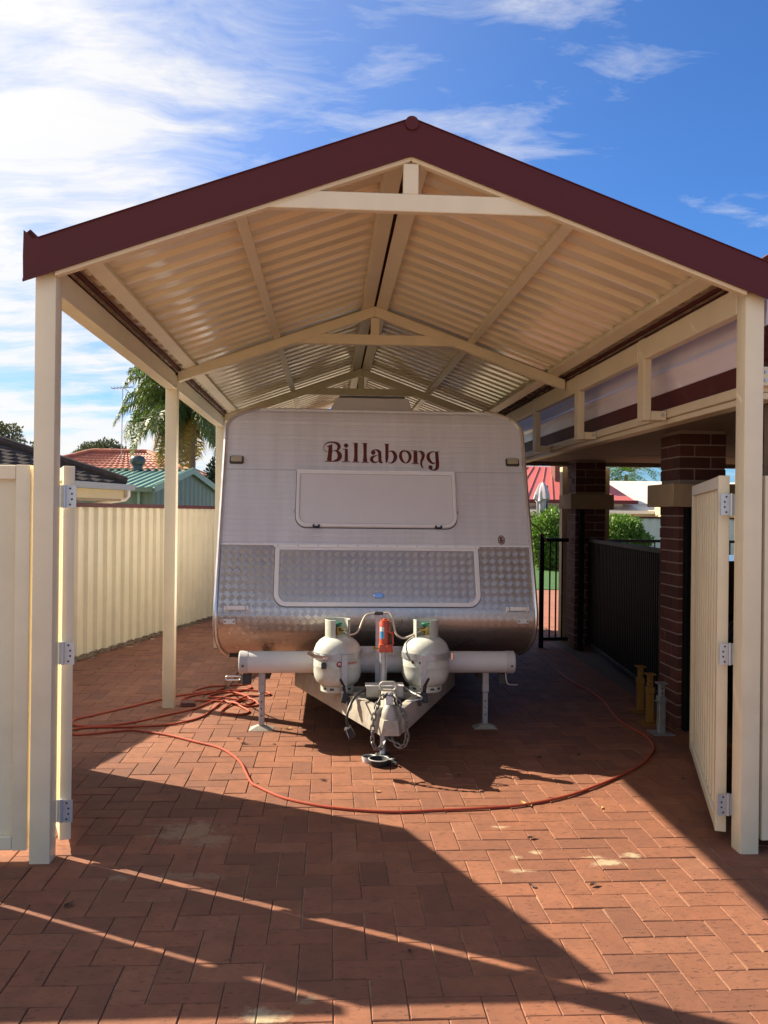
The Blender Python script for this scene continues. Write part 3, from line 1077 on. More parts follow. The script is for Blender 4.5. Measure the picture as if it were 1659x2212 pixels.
def build_lettering(parent):
    fn = lambda u, v, off: FP(-0.118 + 0.000657 * u, 2.150 - 0.000690 * v, off)
    letters = [
        [[(182, 140, 20), (180, 190, 23), (175, 250, 24), (168, 314, 27)], [(142, 152, 3), (165, 150, 9), (190, 138, 10), (204, 124, 2)], [(120, 320, 4), (210, 320, 4)],
         [(152, 216, 2), (112, 196, 3), (103, 165, 3), (118, 130, 5), (160, 106, 7), (215, 103, 9), (262, 120, 16), (280, 152, 19), (268, 182, 14), (246, 204, 4)],
         [(198, 212, 2), (222, 197, 4), (258, 206, 13), (284, 236, 24), (288, 268, 25), (262, 302, 17), (196, 321, 3)]],
        [[(364, 180, 17), (364, 250, 18), (362, 314, 21)], [(318, 178, 3), (345, 179, 5), (376, 176, 4)], [(316, 321, 4), (406, 321, 4)]],
        [[(474, 112, 22), (474, 200, 19), (474, 260, 20), (470, 316, 25)], [(433, 108, 3), (496, 108, 4)], [(428, 322, 4), (516, 322, 4)]],
        [[(580, 112, 21), (580, 200, 19), (580, 260, 20), (578, 318, 25)], [(538, 109, 3), (603, 109, 4)], [(538, 325, 4), (624, 325, 4)]],
        [[(662, 192, 6), (690, 180, 5), (722, 186, 12), (745, 206, 19), (750, 240, 18), (750, 290, 18), (758, 316, 16), (786, 326, 2)],
         [(738, 236, 2), (708, 246, 5), (668, 262, 14), (654, 292, 20), (672, 316, 13), (705, 322, 7), (742, 300, 2)]],
        [[(832, 116, 20), (832, 200, 18), (830, 270, 18), (822, 326, 5)], [(796, 113, 3), (858, 113, 4)],
         [(848, 206, 2), (876, 192, 6), (908, 206, 17), (928, 240, 21), (926, 276, 20), (902, 314, 12), (868, 328, 5), (836, 310, 2)]],
        [[(1046, 174, 2), (1016, 188, 8), (994, 214, 15), (990, 256, 18), (1008, 298, 15), (1040, 326, 5)],
         [(1022, 204, 3), (1046, 190, 6), (1078, 202, 15), (1098, 238, 18), (1096, 276, 16), (1074, 312, 10), (1040, 327, 4)]],
        [[(1162, 190, 21), (1162, 250, 22), (1160, 324, 25)], [(1112, 184, 3), (1182, 184, 5)], [(1114, 330, 4), (1204, 330, 4)],
         [(1184, 206, 2), (1208, 190, 6), (1238, 204, 18), (1252, 232, 20), (1244, 270, 16), (1228, 306, 13), (1228, 344, 11), (1240, 368, 7), (1256, 382, 2)]],
        [[(1376, 194, 3), (1342, 200, 8), (1314, 226, 17), (1310, 264, 20), (1330, 300, 17), (1362, 324, 10), (1392, 312, 3)], [(1410, 194, 18), (1412, 260, 20), (1414, 330, 20), (1406, 374, 19), (1380, 396, 9), (1342, 396, 5), (1320, 386, 3)], [(1344, 189, 3), (1400, 194, 5), (1444, 190, 4)]],
    ]
    for li, strokes in enumerate(letters):
        m = MB()
        off = 0.0036
        for s in strokes:
            stroke(m, s, fn, off)
            off += 0.00025
        if li == 1:
            disc(m, 361, 138, 25, fn, off)
        if li == 4:
            disc(m, 674, 212, 26, fn, off)
        if li == 8:
            disc(m, 1332, 370, 25, fn, off)
        m.build('letter', LETTER, parent, fix=False)


def build_caravan():
    cv = thing('caravan', 'white caravan with tread plate nose and maroon name lettering parked under the carport', 'caravan', (CVX, 9.0, 0))
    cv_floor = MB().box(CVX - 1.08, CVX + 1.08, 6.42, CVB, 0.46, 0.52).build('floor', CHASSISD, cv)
    # side walls and roof as rings
    zs = sorted(set([z for z, _ in PROF] + [z for z, _ in HWP] + [1.31]))
    for s in (-1, 1):
        vs, fs = [], []
        for z in zs:
            vs += [(CVX + s * hw(z), cvy(z), z), (CVX + s * hw(z), CVB, z)]
        for i in range(len(zs) - 1):
            fs.append((2 * i, 2 * i + 1, 2 * i + 3, 2 * i + 2))
        MB().add(vs, fs).build('side_wall', WHITEP, cv, fix=False, smooth=True)
        # side window
        xs = CVX + s * 1.135
        MB().box(min(xs, xs - s * 0.01), max(xs, xs - s * 0.01), 7.6, 9.0, 1.35, 1.95).build('side_window', GLASS, cv)
    h = hw(2.36)
    MB().add([(CVX - h, cvy(2.36), 2.36), (CVX + h, cvy(2.36), 2.36), (CVX + h, CVB, 2.36), (CVX - h, CVB, 2.36)], [(0, 1, 2, 3)]).build('roof', WHITEP, cv, fix=False)
    vs = []
    for z in zs:
        vs += [(CVX - hw(z), CVB, z), (CVX + hw(z), CVB, z)]
    MB().add(vs, [(2 * i, 2 * i + 1, 2 * i + 3, 2 * i + 2) for i in range(len(zs) - 1)]).build('rear_wall', WHITEP, cv, fix=False)
    # ribbed white cladding: narrow grooves pressed into the sheet
    vs, fs = [], []
    rows = []
    z = 1.312
    rows.append((z, 0.0))
    pitch = 0.0405
    zz = z + 0.02
    k = 0
    while zz < 2.352:
        rows += [(zz - 0.004, 0.0), (zz, -0.0022), (zz + 0.0035, 0.0)]
        if k % 3 == 1:
            rows += [(zz + 0.018, 0.0014)]
        k += 1
        zz += pitch
    rows = sorted([r for r in rows if r[0] < 2.36] + [(2.36, 0.0)])
    nx = 6
    for (z, o) in rows:
        p = FP(0, z, o + 0.0012)
        for k in range(nx + 1):
            vs.append((CVX - hw(z) + 2 * hw(z) * k / nx, p.y, p.z))
    for i in range(len(rows) - 1):
        for k in range(nx):
            q = i * (nx + 1) + k
            fs.append((q, q + 1, q + nx + 2, q + nx + 1))
    MB().add(vs, fs).build('front_cladding', WHITEP, cv, fix=False)
    # sheet seam
    MB().bar(FP(CVX - 1.12, 1.862, 0.0022), FP(CVX + 1.12, 1.862, 0.0022), 0.0025, 0.006).build('cladding_seam', PVCG, cv)
    # tread plate
    vs, fs, uv = front_strip(0.50, 1.310, nx=4)
    me, c = MB().add(vs, fs).mesh('tread_plate', fix=False, smooth=True)
    ul = me.uv_layers.new(name='plate')
    for lp in me.loops:
        ul.data[lp.index].uv = uv[lp.vertex_index]
    me.materials.append(TREAD)
    place('tread_plate', me, c, cv)
    MB().bar(FP(CVX - 1.12, 1.313, 0.004), FP(CVX + 1.12, 1.313, 0.004), 0.006, 0.012).build('plate_edge_strip', FRAMEW, cv)
    # edge mouldings
    for s in (-1, 1):
        path = [FP(CVX + s * (hw(z) + 0.002), z, 0.004) for z in zs if z < 2.35]
        MB().tube(path, 0.016, n=8).build('corner_moulding', ALU, cv, smooth=True)
        path2 = [Vector((CVX + s * (hw(z) + 0.006), cvy(z) + 0.03, z)) for z in zs if z < 2.35]
        MB().tube(path2, 0.012, n=6).build('corner_moulding', FRAMEW, cv, smooth=True)
    top = [FP(CVX - hw(2.33) + 2 * hw(2.33) * k / 10, 2.335, 0.003) for k in range(11)]
    MB().tube(top, 0.010, n=6).build('top_moulding', WHITEP, cv, smooth=True)

    def ring_frame(outer, inner, o0, o1):
        m = MB()
        n = len(outer)
        A = [FP(u, v, o1) for u, v in outer]
        B = [FP(u, v, o1) for u, v in inner]
        A0 = [FP(u, v, o0) for u, v in outer]
        B0 = [FP(u, v, o0) for u, v in inner]
        m.add(A + B + A0 + B0, [(i, (i + 1) % n, n + (i + 1) % n, n + i) for i in range(n)] +
              [(2 * n + i, 2 * n + (i + 1) % n, (i + 1) % n, i) for i in range(n)] +
              [(n + i, n + (i + 1) % n, 3 * n + (i + 1) % n, 3 * n + i) for i in range(n)])
        return m

    # window stone guard
    x0, x1, z0, z1 = -0.245, 0.936, 1.437, 1.846
    o = round_rect(x0, x1, z0, z1, 0.075, 7, (1, 1, 0, 0))
    i_ = round_rect(x0 + 0.024, x1 - 0.024, z0 + 0.02, z1 - 0.02, 0.060, 7, (1, 1, 0, 0))
    wn = ring_frame(o, i_, 0.0, 0.034).build('window_guard', FRAMEW, cv, bevel=0.003)
    ring_frame(round_rect(x0 - 0.005, x1 + 0.005, z0 - 0.006, z1 + 0.004, 0.079, 7, (1, 1, 0, 0)), o, 0.0, 0.0045).build('seal_shadow', DARKMET, wn, fix=False)  # dark gasket ring that also draws the thin shadow line round the guard
    ring_frame(i_, round_rect(x0 + 0.028, x1 - 0.028, z0 + 0.024, z1 - 0.024, 0.056, 7, (1, 1, 0, 0)), 0.0262, 0.0272).build('inner_seal_shadow', PVCG, wn, fix=False)  # grey ring drawing the shadow line between frame and panel
    m = MB()
    vs = [FP(u, v, 0.026) for u, v in i_]
    m.add(vs, [tuple(range(len(vs)))])
    m.build('guard_panel', HATCHW, wn, fix=False)
    MB().bar(FP(x0, z1 + 0.006, 0.022), FP(x1, z1 + 0.006, 0.022), 0.044, 0.010).build('guard_hinge', FRAMEW, wn, bevel=0.002)
    for x in (-0.095, 0.796):
        cl = MB().bar(FP(x - 0.024, z0 - 0.004, 0.030), FP(x + 0.024, z0 - 0.004, 0.030), 0.03, 0.010)
        cl.bar(FP(x - 0.020, z0 - 0.007, 0.036), FP(x - 0.020, z0 + 0.009, 0.040), 0.012, 0.012, (0, 1, 0))
        cl.bar(FP(x + 0.020, z0 - 0.007, 0.036), FP(x + 0.020, z0 + 0.009, 0.040), 0.012, 0.012, (0, 1, 0))
        cl.build('catch', BLACKP, wn)
    for x in (x0 - 0.008, x1 + 0.008):
        MB().bar(FP(x, 1.545, 0.008), FP(x, 1.562, 0.008), 0.014, 0.018, (0, 1, 0)).build('stay', GALV, wn)
    # boot hatch
    x0, x1, z0, z1 = -0.386, 1.084, 0.884, 1.290
    o = round_rect(x0, x1, z0, z1, 0.085, 8, (1, 1, 0, 0))
    i_ = round_rect(x0 + 0.033, x1 - 0.033, z0 + 0.030, z1 - 0.016, 0.060, 8, (1, 1, 0, 0))
    bt = ring_frame(o, i_, 0.0, 0.014).build('boot_hatch', FRAMEW, cv, bevel=0.003)
    ring_frame(round_rect(x0 - 0.004, x1 + 0.004, z0 - 0.005, z1 + 0.001, 0.089, 8, (1, 1, 0, 0)), o, 0.0, 0.004).build('seal_shadow', DARKMET, bt, fix=False)  # dark gasket ring that also draws the thin shadow line round the hatch
    vs, fs, uv = front_strip(z0 + 0.02, z1 - 0.01, x0 + 0.028, x1 - 0.028, off=0.005, nx=4)
    me, c = MB().add(vs, fs).mesh('hatch_plate', fix=False, smooth=True)
    ul = me.uv_layers.new(name='plate')
    for lp in me.loops:
        ul.data[lp.index].uv = uv[lp.vertex_index]
    me.materials.append(TREAD)
    place('hatch_plate', me, c, bt)
    hs = MB().bar(FP(x0 - 0.01, 1.302, 0.008), FP(x1 + 0.01, 1.302, 0.008), 0.014, 0.022).build('hatch_hinge', FRAMEW, bt, bevel=0.003)
    rv = MB()
    for k in range(11):
        p = FP(x0 + 0.02 + k * (x1 - x0 - 0.04) / 10, 1.303, 0.015)
        rv.lathe([(0.005, 0.0), (0.004, -0.002), (0, -0.003)], p, n=8, axis='Y')
    rv.build('rivets', GALV, bt, fix=False)
    lk = MB()
    pts = round_rect(0.318, 0.388, 0.942, 0.978, 0.017, 5)
    lk.prism(pts, lambda u, v, t: FP(u, v, t), 0.006, 0.016)
    lk.build('lock', CHROME, bt, bevel=0.003, smooth=True)
    # marker lamps, handles, reflectors
    for x, z in ((-0.696, 1.930), (1.386, 1.942)):
        l = MB().prism(round_rect(x - 0.052, x + 0.052, z - 0.030, z + 0.030, 0.012, 4), lambda u, v, t: FP(u, v, t), 0.001, 0.012).build('marker_lamp', LAMPB, cv, bevel=0.003)
        MB().prism(round_rect(x - 0.042, x + 0.042, z - 0.018, z + 0.026, 0.010, 4), lambda u, v, t: FP(u, v, t), 0.0125, 0.030).build('lens', LENS, l, bevel=0.006, seg=2, smooth=True)
    for xa, xb in ((-0.722, -0.556), (1.262, 1.424)):
        z = 0.868
        hd = MB()
        hd.bar(FP(xa + 0.02, z, 0.034), FP(xb - 0.02, z, 0.034), 0.016, 0.028)
        ho = hd.build('grab_handle', FRAMEW, cv, bevel=0.005, seg=2, smooth=True)
        for x in (xa + 0.008, xb - 0.008):
            f = MB()
            f.bar(FP(x - 0.010, z - 0.004, 0.012), FP(x + 0.010, z - 0.004, 0.012), 0.024, 0.046)
            f.build('handle_end', FRAMEW, ho, bevel=0.004)
            q = MB()
            for d in (-0.014, 0.010):
                q.lathe([(0.0, -0.001), (0.0045, 0.0)], FP(x, z + d, 0.0255), n=8, axis='Y')
            q.build('screw', DARKMET, ho, fix=False)
    for xa, xb, z in ((-0.728, -0.647, 0.781), (1.346, 1.424, 0.790)):
        l = MB().prism(round_rect(xa, xb, z - 0.018, z + 0.018, 0.004, 2), lambda u, v, t: FP(u, v, t), 0.001, 0.010).build('reflector', WHITEL, cv, bevel=0.002)
        q = MB()
        for x in (xa + 0.010, xb - 0.010):
            q.lathe([(0.0, -0.002), (0.005, 0.0)], FP(x, z, 0.0115), n=8, axis='Y')
        q.build('screw', DARKMET, l, fix=False)
    # oval sticker
    m = MB()
    disc(m, 1.261, 1.358, 0.027, FP, 0.0036, 24, 0.034)
    st = m.build('oval_sticker', LAMPB, cv, fix=False)
    m = MB()
    disc(m, 1.261, 1.358, 0.0225, FP, 0.0040, 24, 0.029)
    m.build('sticker_face', mat('sticker_face', (0.40, 0.34, 0.33), 0.4, var=0.2, scale=120), st, fix=False)
    m = MB()
    disc(m, 1.258, 1.371, 0.009, FP, 0.0043, 12)
    m.add([FP(1.246, 1.347, 0.0043), FP(1.277, 1.347, 0.0043), FP(1.273, 1.360, 0.0043), FP(1.250, 1.360, 0.0043)], [(0, 1, 2, 3)])
    m.add([FP(1.250, 1.337, 0.0043), FP(1.272, 1.337, 0.0043), FP(1.272, 1.343, 0.0043), FP(1.250, 1.343, 0.0043)], [(0, 1, 2, 3)])
    m.build('sticker_print', LETTER, st, fix=False)
    build_lettering(cv)
    # roof hatch
    rh = MB()
    rh.add([(-0.012, 6.93, 2.362), (0.672, 6.93, 2.362), (0.672, 7.66, 2.362), (-0.012, 7.66, 2.362), (0.045, 7.05, 2.500), (0.640, 7.05, 2.500), (0.640, 7.54, 2.500), (0.045, 7.54, 2.500)],
           [(4, 5, 6, 7), (0, 1, 5, 4), (1, 2, 6, 5), (2, 3, 7, 6), (3, 0, 4, 7)])
    ro = rh.build('roof_hatch', HATCHW, cv, bevel=0.012, seg=2, smooth=True)
    MB().box(0.07, 0.615, 7.07, 7.52, 2.502, 2.518).build('hatch_lid', LAMPB, ro, bevel=0.004)
    MB().box(0.262, 0.345, 6.895, 6.928, 2.364, 2.376).build('hatch_clip', FRAMEW, ro, bevel=0.002)
    # chassis
    for s in (-1, 1):
        MB().bar((0.37 + s * 0.066, 5.06, 0.317), (0.36 + s * 0.585, 6.45, 0.317), 0.05, 0.150).build('drawbar', CHASSIS, cv, bevel=0.005, seg=2, smooth=True)
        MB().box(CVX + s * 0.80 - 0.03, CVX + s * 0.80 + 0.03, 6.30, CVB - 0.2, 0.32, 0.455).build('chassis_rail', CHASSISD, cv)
    MB().box(0.365 - 0.21, 0.365 + 0.21, 5.50, 5.545, 0.345, 0.383).build('cross_member', CHASSIS, cv, bevel=0.003)
    MB().box(0.365 - 0.275, 0.365 + 0.275, 5.68, 5.72, 0.345, 0.383).build('cross_member', CHASSIS, cv, bevel=0.003)
    MB().add([(0.365 - 0.14, 5.34, 0.300), (0.365 + 0.14, 5.34, 0.300), (0.36 + 0.55, 6.44, 0.300), (0.36 - 0.55, 6.44, 0.300), (0.365 - 0.14, 5.34, 0.306), (0.365 + 0.14, 5.34, 0.306), (0.36 + 0.55, 6.44, 0.306), (0.36 - 0.55, 6.44, 0.306)],
             [(3, 2, 1, 0), (4, 5, 6, 7), (0, 1, 5, 4), (1, 2, 6, 5), (2, 3, 7, 6), (3, 0, 4, 7)]).build('drawbar_shade_plate', CHASSISD, cv)  # dark plate added between the beams to blacken the gap and ground below
    MB().add([(0.315, 4.998, 0.236), (0.427, 4.998, 0.236), (0.412, 4.990, 0.330), (0.332, 4.990, 0.330), (0.240, 5.20, 0.242), (0.500, 5.20, 0.242), (0.490, 5.20, 0.372), (0.250, 5.20, 0.372)],
             [(0, 1, 2, 3), (7, 6, 5, 4), (0, 4, 5, 1), (3, 2, 6, 7), (0, 3, 7, 4), (1, 5, 6, 2)]).build('drawbar_plate', CHASSIS, cv, bevel=0.004, seg=2, smooth=True)
    # coupling
    X = 0.366
    cpl = MB()
    cpl.lathe([(0.0, 0.415), (0.020, 0.412), (0.034, 0.396), (0.046, 0.365), (0.051, 0.335), (0.050, 0.318), (0.0, 0.316)], (X, 5.045, 0), n=20)
    cpl.add([(X - 0.048, 5.06, 0.326), (X + 0.048, 5.06, 0.326), (X + 0.036, 5.30, 0.40), (X - 0.036, 5.30, 0.40), (X - 0.040, 5.06, 0.395), (X + 0.040, 5.06, 0.395), (X + 0.030, 5.30, 0.455), (X - 0.030, 5.30, 0.455)],
            [(3, 2, 1, 0), (4, 5, 6, 7), (0, 1, 5, 4), (1, 2, 6, 5), (2, 3, 7, 6), (3, 0, 4, 7)])
    co = cpl.build('coupling', CHASSIS, cv, bevel=0.004, seg=2, smooth=True)
    MB().box(X - 0.022, X + 0.022, 5.035, 5.10, 0.40, 0.462).build('release_lever', PVC, co, bevel=0.008, seg=2, smooth=True)
    MB().tube([(X - 0.03, 5.06, 0.466), (X, 5.05, 0.474), (X + 0.03, 5.06, 0.466)], 0.009, n=8).build('lever_pin', GALV, co, smooth=True)
    lp = [(x_, 5.17 - 0.2 * (z_ - 0.48), z_) for x_, z_ in round_rect(0.318, 0.416, 0.470, 0.522, 0.022, 6)]
    MB().tube(lp, 0.0075, n=8, closed=True).build('coupling_handle', CHASSIS, co, smooth=True)
    # safety chains
    link = MB()
    lpth = []
    for k in range(16):
        t = 2 * math.pi * k / 16
        lpth.append((0.0115 * math.cos(t), 0, (0.011 if math.sin(t) >= 0 else -0.011) + 0.0115 * math.sin(t)))
    link.tube(lpth, 0.0054, n=6, closed=True)
    lme, _ = link.mesh('chain_link', fix=False, smooth=True, centre=Vector((0, 0, 0)))
    lme.materials.append(CHAIN)
    chains = [[(0.352, 5.06, 0.470), (0.315, 5.02, 0.455), (0.292, 5.0, 0.42), (0.272, 4.98, 0.355), (0.266, 4.975, 0.30), (0.266, 4.975, 0.25), (0.268, 4.975, 0.205), (0.290, 4.98, 0.168), (0.325, 5.0, 0.175), (0.348, 5.03, 0.215)],
              [(0.384, 5.06, 0.470), (0.412, 5.02, 0.448), (0.437, 5.0, 0.388), (0.462, 4.985, 0.335), (0.467, 4.98, 0.283), (0.466, 4.98, 0.22), (0.442, 4.985, 0.180), (0.405, 5.0, 0.190), (0.37, 5.03, 0.222)]]
    for ch in chains:
        pts = smooth_path(ch, 14)
        dist, acc = [0.0], 0.0
        for a, b in zip(pts, pts[1:]):
            acc += (b - a).length
            dist.append(acc)
        nl = int(acc / 0.0335)
        ce = MB().tube([pts[0] + Vector((0, 0.01, 0)), pts[0] - Vector((0, 0.012, 0))], 0.008, n=8).build('safety_chain', CHAIN, cv)
        for k in range(nl + 1):
            s = (k + 0.3) * 0.0335
            j = max(i for i in range(len(dist)) if dist[i] <= min(s, acc - 1e-4))
            p = pts[j]
            d = (pts[min(j + 2, len(pts) - 1)] - pts[max(j - 2, 0)]).normalized()
            q = d.to_track_quat('Z', 'Y')
            R = q.to_matrix().to_4x4() @ Matrix.Rotation(math.radians(45 + 90 * (k % 2)), 4, 'Z')
            o = bpy.data.objects.new('chain_link', lme)
            col.objects.link(o)
            o.parent = ce
            o.matrix_local = Matrix.Translation(p - WLOC[ce.name]) @ R
    # brake / junction box
    bx = MB().box(0.240, 0.474, 5.315, 5.41, 0.396, 0.462).build('junction_box', CHASSIS, cv, bevel=0.006, seg=2, smooth=True)
    MB().box(0.236, 0.478, 5.312, 5.413, 0.463, 0.470).build('box_lid', PVC, bx, bevel=0.002)
    MB().box(0.237, 0.2395, 5.318, 5.408, 0.40, 0.46).build('box_end', DARKMET, bx)
    # trailer lead and plug
    ld = smooth_path([(0.238, 5.35, 0.435), (0.195, 5.24, 0.44), (0.150, 5.13, 0.415), (0.122, 5.08, 0.36), (0.116, 5.07, 0.31), (0.125, 5.07, 0.27)], 8)
    lo = MB().tube(ld, 0.0085, n=8).build('trailer_lead', BLACKP, cv, smooth=True)
    MB().bar((0.118, 5.07, 0.272), (0.152, 5.07, 0.212), 0.045, 0.05, (0, 1, 0)).build('trailer_plug', BLACKP, lo, bevel=0.006)
    MB().bar((0.108, 5.042, 0.276), (0.128, 5.042, 0.216), 0.004, 0.008, (0, 1, 0)).build('plug_cap', GALV, lo)
    ld = smooth_path([(0.476, 5.36, 0.45), (0.53, 5.28, 0.432), (0.575, 5.22, 0.42), (0.585, 5.24, 0.405), (0.53, 5.22, 0.395), (0.46, 5.20, 0.385)], 8)
    MB().tube(ld, 0.006, n=8).build('breakaway_cable', GALV, cv, smooth=True)
    # black clamp handles on the drawbar
    for s, x in ((-1, 0.11), (1, 0.60)):
        c_ = MB()
        c_.bar((x, 5.33, 0.385), (x + s * 0.012, 5.33, 0.47), 0.022, 0.022, (0, 1, 0))
        c_.bar((x + s * 0.010, 5.33, 0.465), (x - s * (-0.034), 5.32, 0.515), 0.016, 0.016, (0, 1, 0))
        c_.bar((x - 0.002 * s, 5.31, 0.43), (x + s * 0.012, 5.30, 0.365), 0.036, 0.03, (0, 1, 0))
        c_.bar((x + s * 0.02, 5.32, 0.40), (x - s * 0.05, 5.33, 0.415), 0.018, 0.02, (0, 1, 0))
        c_.bar((x - 0.02 * s, 5.31, 0.40), (x - s * 0.026, 5.30, 0.345), 0.022, 0.018, (0, 1, 0))
        c_.build('clamp', BLACKP, cv, bevel=0.004)
    # jockey wheel stem
    jx, jy = 0.352, 5.43
    js = MB()
    js.tube([(jx, jy, 0.40), (jx, jy, 0.664)], 0.0235, n=16)
    jo = js.build('jockey_stem', GALV, cv, smooth=True)
    MB().lathe([(0.05, 0.395), (0.034, 0.41), (0.026, 0.44), (0.0245, 0.46)], (jx, jy, 0), n=16).build('stem_flare', GALV, jo, smooth=True)
    MB().tube([(jx, jy - 0.07, 0.03), (jx, jy - 0.03, 0.24), (jx, jy - 0.01, 0.40)], 0.019, n=14).build('jockey_leg', GALV, jo, smooth=True)
    MB().box(jx - 0.05, jx + 0.05, jy - 0.13, jy - 0.02, 0.0, 0.03).build('jockey_foot', DARKMET, jo, bevel=0.01)
    # corner stays
    for x, y in ((-0.466, 6.11), (1.140, 6.12)):
        l = MB().box(x - 0.019, x + 0.019, y - 0.019, y + 0.019, 0.03, 0.26).build('corner_stay', GALV, cv, bevel=0.003)
        MB().box(x - 0.024, x + 0.024, y - 0.024, y + 0.024, 0.262, 0.47).build('stay_sleeve', GALV, l, bevel=0.003)
        MB().add([(x - 0.085, y - 0.06, 0.002), (x + 0.085, y - 0.06, 0.002), (x + 0.085, y + 0.06, 0.002), (x - 0.085, y + 0.06, 0.002), (x - 0.03, y - 0.025, 0.028), (x + 0.03, y - 0.025, 0.028), (x + 0.03, y + 0.025, 0.028), (x - 0.03, y + 0.025, 0.028)],
                 [(3, 2, 1, 0), (4, 5, 6, 7), (0, 1, 5, 4), (1, 2, 6, 5), (2, 3, 7, 6), (3, 0, 4, 7)]).build('foot_plate', CHASSIS, l)
        for k in range(3):
            MB().lathe([(0.0, -0.0005), (0.006, 0.0)], (x, y - 0.0195, 0.10 + 0.05 * k), n=8, axis='Y').build('pin_hole', DARKMET, l, fix=False)
    # awning pole tube across the drawbar
    ty, tz = 5.86, 0.522
    tb = MB().lathe([(0.0745, -0.56), (0.0745, 1.25)], (0, ty, tz), n=32, axis='X').build('pole_tube', PVC, cv, smooth=True)
    for s, xa in ((1, -0.602), (-1, 1.292)):
        MB().lathe([(0.0, xa), (0.070, xa), (0.0770, xa + s * 0.006), (0.0770, xa + s * 0.060), (0.0750, xa + s * 0.062)], (0, ty, tz), n=32, axis='X').build('end_cap', PVCG, tb, smooth=True)
        MB().lathe([(0.0, -0.006), (0.008, -0.004), (0.008, 0.0)], (xa + s * 0.03, ty - 0.0765, tz - 0.015), n=8, axis='Y').build('cap_screw', DARKMET, tb)
    for x in (-0.555, 1.22):
        b_ = MB()
        b_.box(x - 0.03, x + 0.03, ty + 0.02, ty + 0.09, 0.36, 0.44)
        b_.build('stay_winder', DARKMET, cv, bevel=0.004)
    hk = [(x_, 5.93, z_) for x_, z_ in round_rect(-0.70, -0.60, 0.385, 0.410, 0.012, 5)]
    MB().tube(hk, 0.006, n=8, closed=True).build('winder_hook', ALU, cv, smooth=True)
    MB().tube(smooth_path([(1.23, 5.84, 0.45), (1.235, 5.83, 0.40), (1.25, 5.82, 0.375), (1.31, 5.82, 0.372)], 6), 0.005, n=6).build('winder_handle', GALV, cv, smooth=True)
    # gas bottle holder
    MB().box(0.02, 0.69, 5.745, 5.752, 0.605, 0.648).build('holder_rail', GALV, cv)
    MB().box(0.318, 0.345, 5.72, 5.726, 0.40, 0.875).build('manifold_post', GALV, cv)
    for x, fx in ((0.062, 0.106), (0.644, 0.612)):
        rg = MB().lathe([(0.1565, 0.600), (0.1605, 0.600), (0.1605, 0.642), (0.1565, 0.642), (0.1565, 0.600)], (x, 5.6, 0), n=40).build('bottle_strap', GALV, cv, smooth=True)
        yf = 5.6 - math.sqrt(0.164 ** 2 - (fx - x) ** 2)
        MB().box(fx - 0.018, fx + 0.018, yf - 0.012, yf - 0.006, 0.385, 0.640).build('holder_bar', GALV, cv)
    # clasp and padlock on the left strap
    cx_, cy_ = -0.055, 5.488
    cl = MB()
    cl.bar((cx_ - 0.075, cy_ + 0.02, 0.645), (cx_ - 0.03, cy_ - 0.005, 0.625), 0.014, 0.03)
    cl.bar((cx_ - 0.03, cy_ - 0.005, 0.625), (cx_ + 0.05, cy_ - 0.03, 0.616), 0.012, 0.024)
    co2 = cl.build('strap_clasp', CHROME, cv, bevel=0.003)
    MB().box(cx_ + 0.012, cx_ + 0.045, cy_ - 0.040, cy_ - 0.026, 0.548, 0.588).build('padlock', DARKMET, co2, bevel=0.004)
    sh = smooth_path([(cx_ + 0.019, cy_ - 0.033, 0.588), (cx_ + 0.019, cy_ - 0.033, 0.606), (cx_ + 0.029, cy_ - 0.033, 0.616), (cx_ + 0.039, cy_ - 0.033, 0.606), (cx_ + 0.039, cy_ - 0.033, 0.588)], 4)
    MB().tube(sh, 0.003, n=6).build('shackle', CHROME, co2, smooth=True)
    MB().box(0.796, 0.815, 5.50, 5.53, 0.595, 0.648).build('strap_clasp', CHROME, cv, bevel=0.003)
    # wheels
    for s in (-1, 1):
        for y in (8.9, 9.75):
            x = CVX + s * 1.0
            w = MB().lathe([(0.19, -0.09), (0.30, -0.095), (0.335, -0.07), (0.34, 0.0), (0.335, 0.07), (0.30, 0.095), (0.19, 0.09)], (x, y, 0.34), n=28, axis='X').build('wheel', RUBBER, cv, smooth=True)
            MB().lathe([(0.0, 0.05 * s), (0.06, 0.055 * s), (0.12, 0.03 * s), (0.19, 0.06 * s)], (x, y, 0.34), n=24, axis='X').build('rim', ALU, w, smooth=True)


build_caravan()


